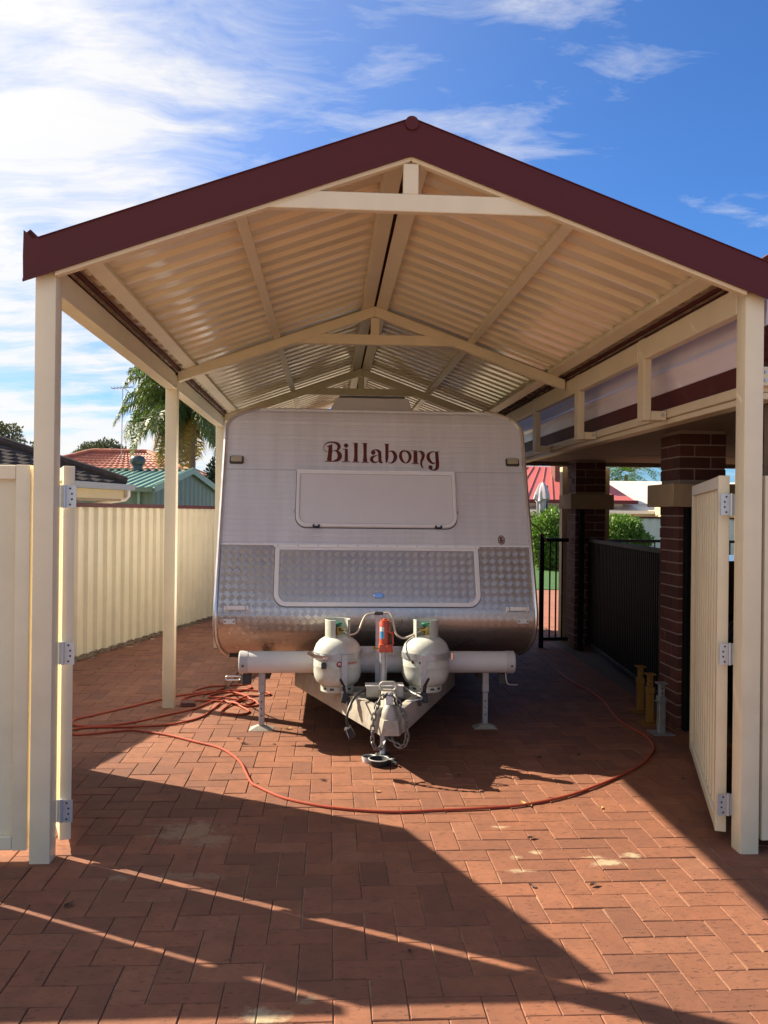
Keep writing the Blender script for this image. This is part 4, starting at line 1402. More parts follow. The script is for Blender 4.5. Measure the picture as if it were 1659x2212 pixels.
# ------------------------------------------------------------------ gas cylinders, hoses, jack
def gas_cylinder(x, y, zb, label, gap, emblem):
    t = thing('gas_cylinder', label, 'gas cylinder', (x, y, zb), 'gas cylinders on the drawbar')
    d = zb - 0.385
    prof = [(0.0, 0.415), (0.08, 0.417), (0.115, 0.428), (0.138, 0.448), (0.151, 0.478), (0.155, 0.510), (0.155, 0.545), (0.1562, 0.548), (0.1562, 0.556), (0.155, 0.560), (0.155, 0.630), (0.151, 0.658), (0.140, 0.686), (0.120, 0.711), (0.092, 0.730), (0.06, 0.741), (0.03, 0.746), (0.0, 0.747)]
    MB().lathe([(r, z + d) for r, z in prof], (x, y, 0), n=48).build('body', LPG, t, smooth=45.0)
    fr = MB().lathe([(0.100, 0.385 + d), (0.108, 0.385 + d), (0.108, 0.424 + d), (0.100, 0.424 + d), (0.100, 0.385 + d)], (x, y, 0), n=36).build('foot_ring', LPG, t, smooth=True)
    for a in (-2.4, -1.9, -1.25, -0.75):
        M = Matrix.Translation((x, y, 0.407 + d)) @ Matrix.Rotation(a, 4, 'Z')
        MB(M).box(0.1075, 0.1088, -0.013, 0.013, -0.007, 0.007).build('vent_hole', DARKMET, fr)
    MB().lathe([(0.077, 0.728 + d), (0.081, 0.728 + d), (0.083, 0.848 + d), (0.080, 0.850 + d), (0.077, 0.848 + d), (0.077, 0.728 + d)], (x, y, 0), n=36, a0=gap[1], a1=gap[0] + 2 * math.pi).build('collar', LPG, t, smooth=True)
    v = MB()
    v.tube([(x, y, 0.745 + d), (x, y, 0.800 + d)], 0.016, n=12)
    v.tube([(x, y, 0.785 + d), (x + 0.03 * gap[2], y - 0.015, 0.780 + d)], 0.012, n=10)
    vo = v.build('valve', BRASS, t, smooth=True)
    MB().lathe([(0.0, 0.802 + d), (0.030, 0.802 + d), (0.033, 0.808 + d), (0.033, 0.822 + d), (0.026, 0.828 + d), (0.0, 0.828 + d)], (x, y, 0), n=12).build('handwheel', GREENK, vo, smooth=True)
    return t


def cyl_patch(x, y, r, a0, a1, z0, z1, mname, name, parent, n=8):
    m = MB()
    vs, fs = [], []
    for k in range(n + 1):
        a = a0 + (a1 - a0) * k / n
        vs += [(x + r * math.cos(a), y + r * math.sin(a), z0), (x + r * math.cos(a), y + r * math.sin(a), z1)]
    for k in range(n):
        fs.append((2 * k, 2 * k + 2, 2 * k + 3, 2 * k + 1))
    return m.add(vs, fs).build(name, mname, parent, fix=False, smooth=True)


g1 = gas_cylinder(0.062, 5.6, 0.385, 'white gas cylinder left of the red jack, padlocked strap and red print', (-1.75, -0.55, 1), True)
g2 = gas_cylinder(0.644, 5.6, 0.385, 'white gas cylinder right of the red jack on the drawbar', (-2.55, -1.35, -1), False)
# emblem and lettering band on the left cylinder
em = MB()
fnc = lambda cx_, r: (lambda u, v, off: Vector((cx_ + (r + off) * math.sin(u / r), 5.6 - (r + off) * math.cos(u / r), v)))
f1 = fnc(0.062, 0.1568)
disc(em, 0.012, 0.578, 0.019, f1, 0.0006, 18)
eo = em.build('emblem', DARKMET, g1, fix=False)
em = MB()
disc(em, 0.012, 0.580, 0.014, f1, 0.0009, 18)
em.build('emblem_face', REDL, eo, fix=False)
em = MB()
for k, dx in enumerate((-0.006, 0.0, 0.006)):
    em.add([f1(0.012 + dx - 0.0014, 0.574, 0.0012), f1(0.012 + dx + 0.0014, 0.574, 0.0012), f1(0.012 + dx + 0.0014, 0.584, 0.0012), f1(0.012 + dx - 0.0014, 0.584, 0.0012)], [(0, 1, 2, 3)])
em.add([f1(0.012 - 0.0074, 0.584, 0.00125), f1(0.012 + 0.0074, 0.584, 0.00125), f1(0.012 + 0.0074, 0.5865, 0.00125), f1(0.012 - 0.0074, 0.5865, 0.00125)], [(0, 1, 2, 3)])
em.build('emblem_letter', WHITEL, eo, fix=False)
lt = MB()
u = 0.072
for k, w in enumerate((0.008, 0.010, 0.003, 0.010, 0.011, 0.003, 0.009)):
    lt.add([f1(u, 0.574, 0.0006), f1(u + 0.003, 0.574, 0.0006), f1(u + 0.003, 0.590, 0.0006), f1(u, 0.590, 0.0006)], [(0, 1, 2, 3)])
    if w > 0.005:
        lt.add([f1(u + 0.003, 0.587, 0.0006), f1(u + w - 0.002, 0.587, 0.0006), f1(u + w - 0.002, 0.590, 0.0006), f1(u + 0.003, 0.590, 0.0006)], [(0, 1, 2, 3)])
        lt.add([f1(u + w - 0.004, 0.578, 0.0007), f1(u + w - 0.001, 0.578, 0.0007), f1(u + w - 0.001, 0.588, 0.0007), f1(u + w - 0.004, 0.588, 0.0007)], [(0, 1, 2, 3)])
    u += w + 0.003
lt.build('red_lettering', REDL, g1, fix=False)
f2 = fnc(0.644, 0.1568)
lt = MB()
disc(lt, -0.105, 0.586, 0.010, f2, 0.0006, 14)
lt.add([f2(-0.06, 0.578, 0.0006), f2(-0.026, 0.578, 0.0006), f2(-0.026, 0.594, 0.0006), f2(-0.06, 0.594, 0.0006)], [(0, 1, 2, 3)])
lt.build('dark_lettering', LETTER, g2, fix=False)

gh = thing('gas_hose_set', 'pale gas hoses joined by a dark manifold above the red jack', 'gas hose', (0.335, 5.66, 0.72))
MB().tube(smooth_path([(0.092, 5.585, 0.781), (0.131, 5.58, 0.752), (0.175, 5.59, 0.756), (0.205, 5.61, 0.785), (0.226, 5.64, 0.832), (0.254, 5.67, 0.868), (0.305, 5.69, 0.875)], 8), 0.0068, n=10).build('hose', RUBHOSE, gh, smooth=True)
MB().tube(smooth_path([(0.366, 5.69, 0.878), (0.398, 5.69, 0.879), (0.424, 5.67, 0.855), (0.434, 5.65, 0.80), (0.449, 5.62, 0.75), (0.488, 5.59, 0.727), (0.545, 5.58, 0.743), (0.612, 5.585, 0.781)], 8), 0.0068, n=10).build('hose', RUBHOSE, gh, smooth=True)
MB().box(0.306, 0.365, 5.680, 5.702, 0.866, 0.888).build('manifold', DARKMET, gh, bevel=0.004)
for x in (0.094, 0.610):
    MB().tube([(x - 0.012, 5.585, 0.787), (x + 0.012, 5.585, 0.776)], 0.0105, n=8).build('coupling_nut', BRASS, gh)


def build_jack():
    x, y, z = 0.366, 5.43, 0.664
    t = thing('bottle_jack', 'red hydraulic bottle jack standing on the jockey stem between the gas cylinders', 'bottle jack', (x, y, z))
    MB().add([(x - 0.046, y - 0.045, z), (x + 0.050, y - 0.045, z), (x + 0.050, y + 0.045, z), (x - 0.046, y + 0.045, z),
              (x - 0.040, y - 0.038, z + 0.052), (x + 0.044, y - 0.038, z + 0.052), (x + 0.044, y + 0.038, z + 0.052), (x - 0.040, y + 0.038, z + 0.052)],
             [(3, 2, 1, 0), (4, 5, 6, 7), (0, 1, 5, 4), (1, 2, 6, 5), (2, 3, 7, 6), (3, 0, 4, 7)]).build('base', RED, t, bevel=0.007, seg=2, smooth=True)
    cy = MB().lathe([(0.0345, z + 0.053), (0.0345, z + 0.186), (0.030, z + 0.192), (0.030, z + 0.200), (0.0, z + 0.201)], (x - 0.006, y, 0), n=28).build('cylinder', RED, t, smooth=True)
    MB().lathe([(0.010, z + 0.201), (0.013, z + 0.203), (0.012, z + 0.210), (0.0, z + 0.211)], (x - 0.006, y, 0), n=14).build('ram_head', RED, cy, smooth=True)
    MB().tube([(x + 0.032, y - 0.028, z + 0.053), (x + 0.030, y - 0.028, z + 0.125)], 0.011, n=12).build('pump', DARKMET, t, smooth=True)
    MB().bar((x + 0.004, y - 0.036, z + 0.138), (x + 0.046, y - 0.042, z + 0.118), 0.012, 0.020, (0, 1, 0)).build('pump_lever', RED, t, bevel=0.003)
    MB().bar((x + 0.040, y - 0.038, z + 0.135), (x + 0.046, y - 0.034, z + 0.050), 0.012, 0.016, (0, 1, 0)).build('pump_link', RED, t, bevel=0.003)
    MB().tube([(x - 0.046, y - 0.035, z + 0.026), (x - 0.072, y - 0.04, z + 0.027)], 0.007, n=8).build('release_valve', BRASS, t)
    MB().box(x - 0.084, x - 0.073, y - 0.044, y - 0.036, z + 0.018, z + 0.040).build('valve_key', BRASS, t)
    cyl_patch(x - 0.006, y, 0.0350, -2.7, -1.75, z + 0.085, z + 0.160, WHITEL, 'label', t)
    cyl_patch(x - 0.006, y, 0.0354, -2.68, -1.80, z + 0.086, z + 0.132, BLUEL, 'label_band', t)
    MB().box(x + 0.004, x + 0.036, y - 0.052, y - 0.046, z + 0.004, z + 0.044).build('base_rib', RED, t, bevel=0.002)


build_jack()

# dishes at the foot of the jockey leg
t = thing('rubber_dish', 'black round rubber dish on the pavers in front of the jockey leg', 'dish', (0.318, 5.215, 0))
MB().lathe([(0.0, 0.006), (0.045, 0.008), (0.056, 0.034), (0.060, 0.040), (0.062, 0.036), (0.056, 0.010), (0.048, 0.0), (0.0, 0.0)], (0.318, 5.215, 0.001), n=28).build('bowl', RUBBER, t, smooth=True)
MB().lathe([(0.059, 0.039), (0.063, 0.039), (0.064, 0.043), (0.060, 0.045), (0.058, 0.042)], (0.318, 5.215, 0.001), n=28).build('rim', PVCG, t, smooth=True)
t = thing('pale_dish', 'small pale ring dish behind the black rubber dish', 'dish', (0.262, 5.30, 0))
MB().lathe([(0.0, 0.004), (0.034, 0.005), (0.042, 0.030), (0.045, 0.034), (0.046, 0.030), (0.040, 0.0), (0.0, 0.0)], (0.262, 5.30, 0.001), n=24).build('bowl', PVCG, t, smooth=True)
MB().lathe([(0.030, 0.006), (0.036, 0.008), (0.039, 0.026), (0.034, 0.028)], (0.262, 5.30, 0.0015), n=24).build('liner', DARKMET, t, smooth=True)
t = thing('plastic_scrap', 'crumpled black and white plastic scrap right of the rubber dish', 'scrap', (0.395, 5.235, 0))
m = MB()
rr = random.Random(4)
for k in range(7):
    cx_, cy_ = 0.395 + rr.uniform(-0.03, 0.03), 5.235 + rr.uniform(-0.04, 0.04)
    a = rr.uniform(0, 3)
    m.M = Matrix.Translation((cx_, cy_, 0.006 + k * 0.003)) @ Matrix.Rotation(a, 4, 'Z') @ Matrix.Rotation(rr.uniform(-0.4, 0.4), 4, 'X')
    m.box(-0.028, 0.028, -0.008, 0.008, -0.0015, 0.0015)
m.M = None
m.build('strips', RUBBER, t)
MB(Matrix.Translation((0.402, 5.26, 0.028)) @ Matrix.Rotation(0.5, 4, 'Z') @ Matrix.Rotation(0.3, 4, 'X')).box(-0.02, 0.02, -0.006, 0.006, -0.0015, 0.0015).build('white_strip', PVC, t)

# ------------------------------------------------------------------ orange hose lying over the pavers
HOSE = [(-0.901, 7.484), (-1.022, 7.28), (-1.133, 7.357), (-1.059, 7.538), (-0.914, 7.591), (-0.72, 7.617), (-0.669, 7.482), (-0.768, 7.353), (-0.924, 7.329), (-1.122, 7.257), (-1.271, 7.161), (-1.535, 6.8), (-1.745, 6.515), (-1.841, 6.401), (-1.839, 6.289), (-1.764, 6.197), (-1.613, 6.187), (-1.416, 6.281), (-1.194, 6.526), (-1.036, 6.708), (-0.928, 6.97), (-0.804, 7.204), (-0.667, 7.178), (-0.684, 7.036), (-0.842, 7.084), (-0.981, 7.134), (-0.917, 7.279), (-0.784, 7.303), (-0.648, 7.082), (-0.595, 6.942), (-0.681, 6.81), (-0.827, 6.968), (-1.135, 7.018), (-1.172, 7.088), (-1.067, 7.231), (-0.771, 7.379), (-0.546, 7.351), (-0.484, 7.225), (-0.553, 7.177), (-0.652, 7.13), (-0.74, 6.899), (-0.606, 6.639), (-0.651, 6.517), (-0.787, 6.56), (-0.807, 6.683), (-0.74, 6.93), (-0.641, 7.012), (-0.556, 6.897), (-0.563, 6.808), (-0.681, 6.79), (-0.779, 6.9), (-0.845, 6.946), (-0.889, 6.685), (-0.939, 6.443), (-1.058, 6.275), (-1.178, 6.204), (-1.389, 6.162), (-1.647, 6.153), (-1.756, 6.109), (-1.779, 6.041), (-1.712, 5.957), (-1.601, 5.981), (-1.384, 6.068), (-1.274, 6.031), (-1.083, 5.927), (-0.888, 5.764), (-0.703, 5.608), (-0.595, 5.434), (-0.522, 5.257), (-0.478, 5.08), (-0.426, 4.88), (-0.375, 4.797), (-0.237, 4.622), (-0.06, 4.5), (0.133, 4.424), (0.346, 4.383), (0.564, 4.397), (0.811, 4.423), (1.042, 4.466), (1.302, 4.591), (1.504, 4.743), (1.736, 4.949), (1.947, 5.176), (2.082, 5.375), (2.179, 5.569), (2.223, 5.828), (2.203, 6.046), (2.203, 6.396), (2.285, 6.922), (2.29, 7.383), (2.255, 7.689), (2.259, 8.259)]
pth = smooth_path([(x, y, 0) for x, y in HOSE], 7)
lift = []
for i, p in enumerate(pth):
    z = 0.0085
    if i < len(pth) * 0.62:
        cnt = 0
        for j in range(0, i - 6):
            if abs(pth[j].x - p.x) < 0.016 and abs(pth[j].y - p.y) < 0.016:
                cnt += 1
        z += 0.016 * min(cnt, 1) + (0.012 if cnt > 3 else 0)
    lift.append(z)
for _ in range(4):
    lift = [(lift[max(i - 1, 0)] + 2 * lift[i] + lift[min(i + 1, len(lift) - 1)]) / 4 for i in range(len(lift))]
hz = MB().tube([(p.x, p.y, z) for p, z in zip(pth, lift)], 0.0078, n=8).build('orange_hose', HOSEC, smooth=True)
tag(hz, 'long orange hose looped by the left post and trailing across the pavers', 'hose')
lead = MB().tube(smooth_path([(-0.901, 7.484, 0.012), (-0.86, 7.40, 0.03), (-0.82, 7.1, 0.10), (-0.74, 6.7, 0.22), (-0.66, 6.45, 0.36), (-0.62, 6.40, 0.46)], 8), 0.007, n=8).build('dark_lead', BLACKP, smooth=True)
tag(lead, 'thin dark lead rising from the hose coil to the caravan corner', 'lead')
t = thing('brick_offcut', 'small dark brick offcut beside the second left post', 'brick', (-1.10, 6.86, 0))
m = MB(Matrix.Translation((-1.10, 6.86, 0)) @ Matrix.Rotation(0.15, 4, 'Z'))
m.add([(-0.06, -0.05, 0.0), (0.055, -0.05, 0.0), (0.05, 0.05, 0.0), (-0.065, 0.045, 0.0), (-0.058, -0.048, 0.035), (0.05, -0.046, 0.03), (0.046, 0.046, 0.034), (-0.06, 0.04, 0.036)],
      [(3, 2, 1, 0), (4, 5, 6, 7), (0, 1, 5, 4), (1, 2, 6, 5), (2, 3, 7, 6), (3, 0, 4, 7)])
m.build('brick_body', PBRICK, t, bevel=0.004)

# leaves and litter on the paving
lf = MB()
lf.add([(-0.022, 0, 0.003), (-0.008, 0.010, 0.008), (0.010, 0.009, 0.006), (0.024, 0.0, 0.010), (0.010, -0.009, 0.007), (-0.008, -0.010, 0.009), (0, 0, 0.002)],
       [(0, 6, 1), (1, 6, 2), (2, 6, 3), (3, 6, 4), (4, 6, 5), (5, 6, 0)])
lm, _ = lf.mesh('dry_leaf', fix=False, centre=Vector((0, 0, 0)))
lm.materials.append(DRYLEAF)
lm2 = lm.copy()
lm2.materials.clear()
lm2.materials.append(DARKLEAF)
rr = random.Random(12)
LEAVES = [(-0.02, 4.93, 1), (-0.40, 4.90, 0), (0.28, 4.72, 0), (1.05, 4.5, 0), (1.08, 4.47, 0), (1.35, 5.35, 1), (0.78, 5.0, 1), (1.62, 5.4, 1), (0.98, 4.02, 1), (1.12, 3.5, 1), (0.86, 3.5, 1), (-0.32, 6.3, 0), (-0.28, 6.1, 0), (-0.35, 5.7, 1), (-0.55, 5.72, 1), (-0.6, 5.85, 1), (1.45, 4.42, 0), (1.95, 5.9, 1), (0.3, 3.0, 1), (-1.0, 3.4, 1), (-0.2, 4.6, 1), (2.1, 4.9, 1), (-2.0, 7.6, 0), (-2.2, 8.3, 0), (-1.9, 8.6, 0)]
for x, y, k in LEAVES:
    o = bpy.data.objects.new('dry_leaf' if k == 0 else 'dark_leaf', lm if k == 0 else lm2)
    col.objects.link(o)
    o.location = (x, y, 0.001)
    o.rotation_euler = (0, 0, rr.uniform(0, 6.28))
    o.scale = (rr.uniform(0.6, 1.3),) * 3
    tag(o, 'small dried yellow leaf lying loose on the brick pavers' if k == 0 else 'small dark brown leaf lying loose on the brick pavers', 'leaf', 'yellow leaves on the pavers' if k == 0 else 'dark leaves on the pavers')

# leaf litter along the fence foot
lit = MB()
rr = random.Random(9)
for k in range(700):
    y = rr.uniform(5.5, 14)
    x = fence_x(y) + 0.03 + abs(rr.gauss(0, 0.10))
    M = Matrix.Translation((x, y, 0.010 + rr.uniform(0, 0.012))) @ Matrix.Rotation(rr.uniform(0, 6.28), 4, 'Z') @ Matrix.Rotation(rr.gauss(0, 0.5), 4, 'X')
    s = rr.uniform(0.008, 0.022)
    lit.add([M @ Vector(p) for p in ((-s, 0, 0), (0, -s * 0.45, 0.002), (s, 0, 0), (0, s * 0.45, 0.002))], [(0, 1, 2, 3)])
lo = lit.build('leaf_litter', DARKLEAF, fix=False)
lo['kind'] = 'stuff'
tag(lo, 'dry brown leaf litter along the foot of the cream fence', 'leaf litter')


# ------------------------------------------------------------------ house verandah on the right
def build_house():
    h = thing('house', 'brick house verandah with cream beam and dark brick piers right of the caravan', 'house', (4.0, 7.0, 0))
    # gutter band, fascia and beam along the carport side
    ya, yb = 3.96, 9.95
    gt = MB()
    prof = [(2.075, 2.315), (2.075, 2.40), (2.060, 2.425), (2.060, 2.445), (2.078, 2.465), (2.082, 2.62), (2.20, 2.62), (2.20, 2.315)]
    gt.prism(prof, lambda u, v, t: (u, t, v), ya, yb)
    gt.build('box_gutter', LILAC, h, bevel=0.006, seg=2, smooth=True)
    MB().box(2.070, 2.150, ya, yb, 2.206, 2.312).build('fascia', MAROON, h)
    MB().box(2.050, 2.160, ya, yb, 2.150, 2.203).build('verandah_beam', CREAM, h, bevel=0.004)
    MB().box(2.066, 2.160, ya, yb, 2.115, 2.147).build('beam_trim', CREAM, h, bevel=0.003)
    MB().box(2.162, 6.4, ya + 0.02, yb, 2.176, 2.20).build('soffit', SOFFIT, h)
    for y in (5.55, 7.1, 8.65):
        MB().box(2.164, 6.3, y, y + 0.012, 2.1735, 2.1755).build('soffit_joint', SOFFIT, h)
    MB().box(2.162, 6.4, yb, yb + 0.09, 2.13, 2.30).build('rear_beam', SOFFIT, h)
    # front edge of the roof seen beside the right post
    MB().box(2.06, 6.4, 3.90, 3.955, 2.30, 2.46).build('fascia', MAROON, h)
    MB().box(2.0, 2.16, 3.906, 3.95, 2.170, 2.262).build('fixing_cleat', CREAM, h, bevel=0.004)
    b = MB()
    for x, z in ((2.05, 2.235), (2.05, 2.196), (2.10, 2.235), (2.10, 2.196)):
        b.lathe([(0.0, -0.006), (0.008, -0.006), (0.008, 0.0)], (x, 3.906, z), n=6, axis='Y')
    b.build('cleat_bolts', GALV, h)
    # tiled roof slope
    for r in range(9):
        x0 = 2.10 + r * 0.30
        z0 = 2.64 + r * 0.30 * 0.42
        t_ = MB()
        vs, fs = [], []
        n = 42
        for k in range(n + 1):
            y = 3.9 + k * 0.15
            w = 0.016 * math.cos(k * math.pi)
            vs += [(x0 - 0.02, y, z0 + w + 0.022), (x0 + 0.32, y, z0 + 0.32 * 0.42 + w)]
        for k in range(n):
            fs.append((2 * k, 2 * k + 2, 2 * k + 3, 2 * k + 1))
        t_.add(vs, fs)
        t_.build('tile_course', RTILE, h, fix=False)
    # walls
    MB().box(6.1, 6.3, 3.95, 12.5, 0, 2.17).build('wall', LOUVRE, h)
    MB().box(2.20, 6.1, 4.05, 4.2, 0, 2.17).build('wall', LOUVRE, h)  # mostly unseen front wall, added to keep light out of the verandah
    MB().box(5.2, 6.1, 10.1, 10.3, 0, 2.17).build('wall', LOUVRE, h)
    MB().add([(2.56, 5.7, 0.003), (6.1, 5.0, 0.003), (6.1, 10.5, 0.003), (2.75, 10.5, 0.003)], [(0, 1, 2, 3)]).build('verandah_slab', CONC, h, fix=False)
    # brick piers
    hx, hy, hz_ = 0.229 / 2, 0.109 / 2, 0.076 / 2
    bm_, _ = MB().box(-hx, hx, -hy, hy, -hz_, hz_).mesh('brick', bevel=0.0025, centre=Vector((0, 0, 0)))
    bm_.materials.append(PBRICK)
    rr = random.Random(5)
    for (px, py, sz) in ((2.535, 6.05, 0.349), (2.81, 9.60, 0.349)):
        pr = MB().box(px + 0.006, px + sz - 0.006, py + 0.006, py + sz - 0.006, 0.0, 2.175).build('pier', MORTAR, h)
        c0 = WLOC[pr.name]
        n = int(2.17 / 0.0862)
        for i in range(n):
            z = 0.005 + 0.038 + i * 0.0862
            if 1.60 < z < 1.80:
                continue
            if z + 0.038 > 2.174:
                continue
            a, b_ = 0.1145, 0.0545
            if i % 2 == 0:
                lay = [(a, b_, 0), (sz - b_, a, 1), (sz - a, sz - b_, 0), (b_, sz - a, 1)]
            else:
                lay = [(sz - a, b_, 0), (sz - b_, sz - a, 1), (a, sz - b_, 0), (b_, a, 1)]
            for (bx_, by_, rot) in lay:
                o = bpy.data.objects.new('brick', bm_)
                col.objects.link(o)
                o.parent = pr
                o.location = Vector((px + bx_ + rr.gauss(0, 0.0008), py + by_ + rr.gauss(0, 0.0008), z)) - c0
                o.rotation_euler = (0, 0, rot * math.pi / 2)
        MB().box(px - 0.075, px + sz + 0.075, py - 0.075, py + sz + 0.075, 1.617, 1.785).build('rendered_band', RENDER, pr, bevel=0.004)
        for (ux, uy) in ((px + 0.03, py - 0.07),):
            MB().box(ux, ux + 0.06, uy, uy + 0.062, 0.0, 1.612).build('gate_post', BLACKF, pr, bevel=0.003)
    MB().box(2.815, 3.40, 10.18, 10.30, 0.0, 2.13).build('rendered_post', FASCIAC, h)
    return h


build_house()


def bar_fence(name, label, p0, p1, zt, pitch, group):
    f = thing(name, label, 'fence', (p0[0], p0[1], 0), group)
    a, b = Vector((p0[0], p0[1], 0)), Vector((p1[0], p1[1], 0))
    L_ = (b - a).length
    d = (b - a) / L_
    M = Matrix.Translation(a) @ Matrix.Rotation(math.atan2(d.y, d.x), 4, 'Z')
    MB(M).box(0, L_, -0.02, 0.02, zt - 0.04, zt).build('top_rail', BLACKF, f, bevel=0.003)
    MB(M).box(0, L_, -0.018, 0.018, 0.08, 0.12).build('bottom_rail', BLACKF, f, bevel=0.003)
    MB(M).box(-0.05, -0.001, -0.025, 0.025, 0, zt + 0.05).build('post', BLACKF, f, bevel=0.003)
    n = int(L_ / pitch)
    bme, _ = MB().box(-0.008, 0.008, -0.008, 0.008, 0.121, zt - 0.041).mesh('bar', centre=Vector((0, 0, 0)))
    bme.materials.append(BLACKF)
    for k in range(1, n):
        o = bpy.data.objects.new('bar', bme)
        col.objects.link(o)
        o.parent = f
        p = a + d * (k * L_ / n)
        o.location = p - WLOC[f.name]
        o.rotation_euler = (0, 0, math.atan2(d.y, d.x))
    return f


bar_fence('pool_fence', 'long black bar fence between the two brick piers', (2.66, 6.42), (2.95, 9.58), 1.285, 0.062, 'black bar fences')
bar_fence('pool_fence', 'short black bar gate left of the far brick pier', (2.50, 9.80), (2.79, 9.80), 1.275, 0.06, 'black bar fences')
bar_fence('pool_fence', 'black bar fence behind the far brick pier, beyond the verandah', (3.42, 12.2), (6.4, 12.2), 1.20, 0.10, 'black bar fences')


def stand(x, y, hgt, matl, label, k):
    t = thing('support_stand', label, 'stand', (x, y, 0), 'support stands by the brick pier')
    MB().box(x - 0.075, x + 0.075, y - 0.075, y + 0.075, 0.002, 0.010).build('base_plate', matl, t)
    MB().box(x - 0.024, x + 0.024, y - 0.024, y + 0.024, 0.011, hgt * 0.60).build('outer_tube', matl, t, bevel=0.003)
    MB().box(x - 0.028, x + 0.028, y - 0.028, y + 0.028, hgt * 0.60 + 0.001, hgt * 0.73).build('sleeve', matl, t, bevel=0.003)
    i_ = MB().box(x - 0.019, x + 0.019, y - 0.019, y + 0.019, hgt * 0.731, hgt - 0.012).build('inner_tube', matl, t, bevel=0.003)
    MB().box(x - 0.036, x + 0.036, y - 0.036, y + 0.036, hgt - 0.011, hgt).build('head_plate', matl, t, bevel=0.002)
    for q in (0.80, 0.89):
        MB().lathe([(0.0, -0.0006), (0.006, 0.0)], (x, y - 0.0195, hgt * q), n=10, axis='Y').build('pin_hole', DARKMET, i_, fix=False)
    if k:
        MB().tube([(x - 0.06, y - 0.03, hgt * 0.66), (x - 0.024, y - 0.03, hgt * 0.66)], 0.005, n=8).build('pin', GALV, t)


stand(2.475, 6.62, 0.36, YELLOW, 'yellow steel stand farther from the camera beside the brick pier', 0)
stand(2.400, 6.22, 0.375, YELLOW, 'yellow steel stand nearer the camera, next to the grey one', 0)
stand(2.372, 5.93, 0.365, GALV, 'grey steel stand in front of the near brick pier', 1)


# ------------------------------------------------------------------ dark car under the verandah
def build_car():
    X0, Y0 = 4.05, 7.6
    c = thing('parked_car', 'dark car parked in the deep shade behind the black fence', 'car', (X0, Y0, 0))
    # body sections along the length: (y, half width low, z low, half width belt, z belt)
    secs = [(-2.10, 0.66, 0.28, 0.62, 0.52), (-1.95, 0.80, 0.22, 0.74, 0.60), (-1.3, 0.86, 0.18, 0.82, 0.68), (-0.5, 0.87, 0.18, 0.85, 0.74), (0.6, 0.87, 0.18, 0.85, 0.77), (1.4, 0.86, 0.18, 0.82, 0.79), (1.85, 0.80, 0.24, 0.74, 0.76), (2.0, 0.70, 0.34, 0.64, 0.68)]
    vs, fs = [], []
    for (y, a, z0, b, z1) in secs:
        zm = (z0 + z1) / 2
        vs += [(X0 - a * 0.9, Y0 + y, z0), (X0 - a, Y0 + y, z0 + 0.08), (X0 - a * 1.02, Y0 + y, zm), (X0 - b, Y0 + y, z1), (X0, Y0 + y, z1 + 0.05), (X0 + b, Y0 + y, z1), (X0 + a * 1.02, Y0 + y, zm), (X0 + a, Y0 + y, z0 + 0.08), (X0 + a * 0.9, Y0 + y, z0)]
    n = 9
    for i in range(len(secs) - 1):
        for k in range(n - 1):
            fs.append((i * n + k, i * n + k + 1, (i + 1) * n + k + 1, (i + 1) * n + k))
        fs.append((i * n + n - 1, i * n, (i + 1) * n, (i + 1) * n + n - 1))
    fs.append(tuple(range(n)))
    fs.append(tuple((len(secs) - 1) * n + k for k in range(n)))
    MB().add(vs, fs).build('body', CARP, c, smooth=True)
    belt = [(-0.85, 0.80, 0.73), (1.65, 0.76, 0.79)]
    top = [(0.05, 0.60, 1.14), (1.05, 0.60, 1.15)]
    q = []
    for (y, w, z) in belt + top:
        q += [(X0 - w, Y0 + y, z), (X0 + w, Y0 + y, z)]
    MB().add([q[4], q[5], q[7], q[6]], [(0, 1, 2, 3)]).build('roof', CARP, c, fix=False)
    MB().add([q[0], q[1], q[5], q[4]], [(0, 1, 2, 3)]).build('windscreen', GLASS, c, fix=False)
    MB().add([q[2], q[3], q[7], q[6]], [(0, 1, 2, 3)]).build('rear_window', GLASS, c, fix=False)
    for s, (a, b, d, e) in ((-1, (0, 2, 6, 4)), (1, (1, 3, 7, 5))):
        MB().add([q[a], q[b], q[d], q[e]], [(0, 1, 2, 3)]).build('side_window', GLASS, c, fix=False)
        A, B, D_, E_ = Vector(q[a]), Vector(q[b]), Vector(q[d]), Vector(q[e])
        for pa, pb in ((A, E_), (B, D_), (E_, D_), ((A + B) / 2, (E_ + D_) / 2)):
            MB().tube([pa, pb], 0.03, n=6).build('window_pillar', CARP, c, smooth=True)
        for y in (-1.3, 1.3):
            x = X0 + s * 0.80
            w = MB().lathe([(0.18, -0.09), (0.28, -0.095), (0.31, -0.06), (0.31, 0.06), (0.28, 0.095), (0.18, 0.09)], (x, Y0 + y, 0.31), n=24, axis='X').build('wheel', RUBBER, c, smooth=True)
            MB().lathe([(0.0, 0.07 * s), (0.10, 0.05 * s), (0.18, 0.075 * s)], (x, Y0 + y, 0.31), n=20, axis='X').build('rim', ALU, w, smooth=True)
        MB().bar((X0 + s * 0.42, Y0 - 2.06, 0.48), (X0 + s * 0.68, Y0 - 1.98, 0.50), 0.06, 0.10).build('headlight', GLASS, c, bevel=0.01)
        MB().bar((X0 + s * 0.83, Y0 - 0.65, 0.80), (X0 + s * 0.96, Y0 - 0.62, 0.82), 0.07, 0.11).build('mirror', CARP, c, bevel=0.02)


build_car()


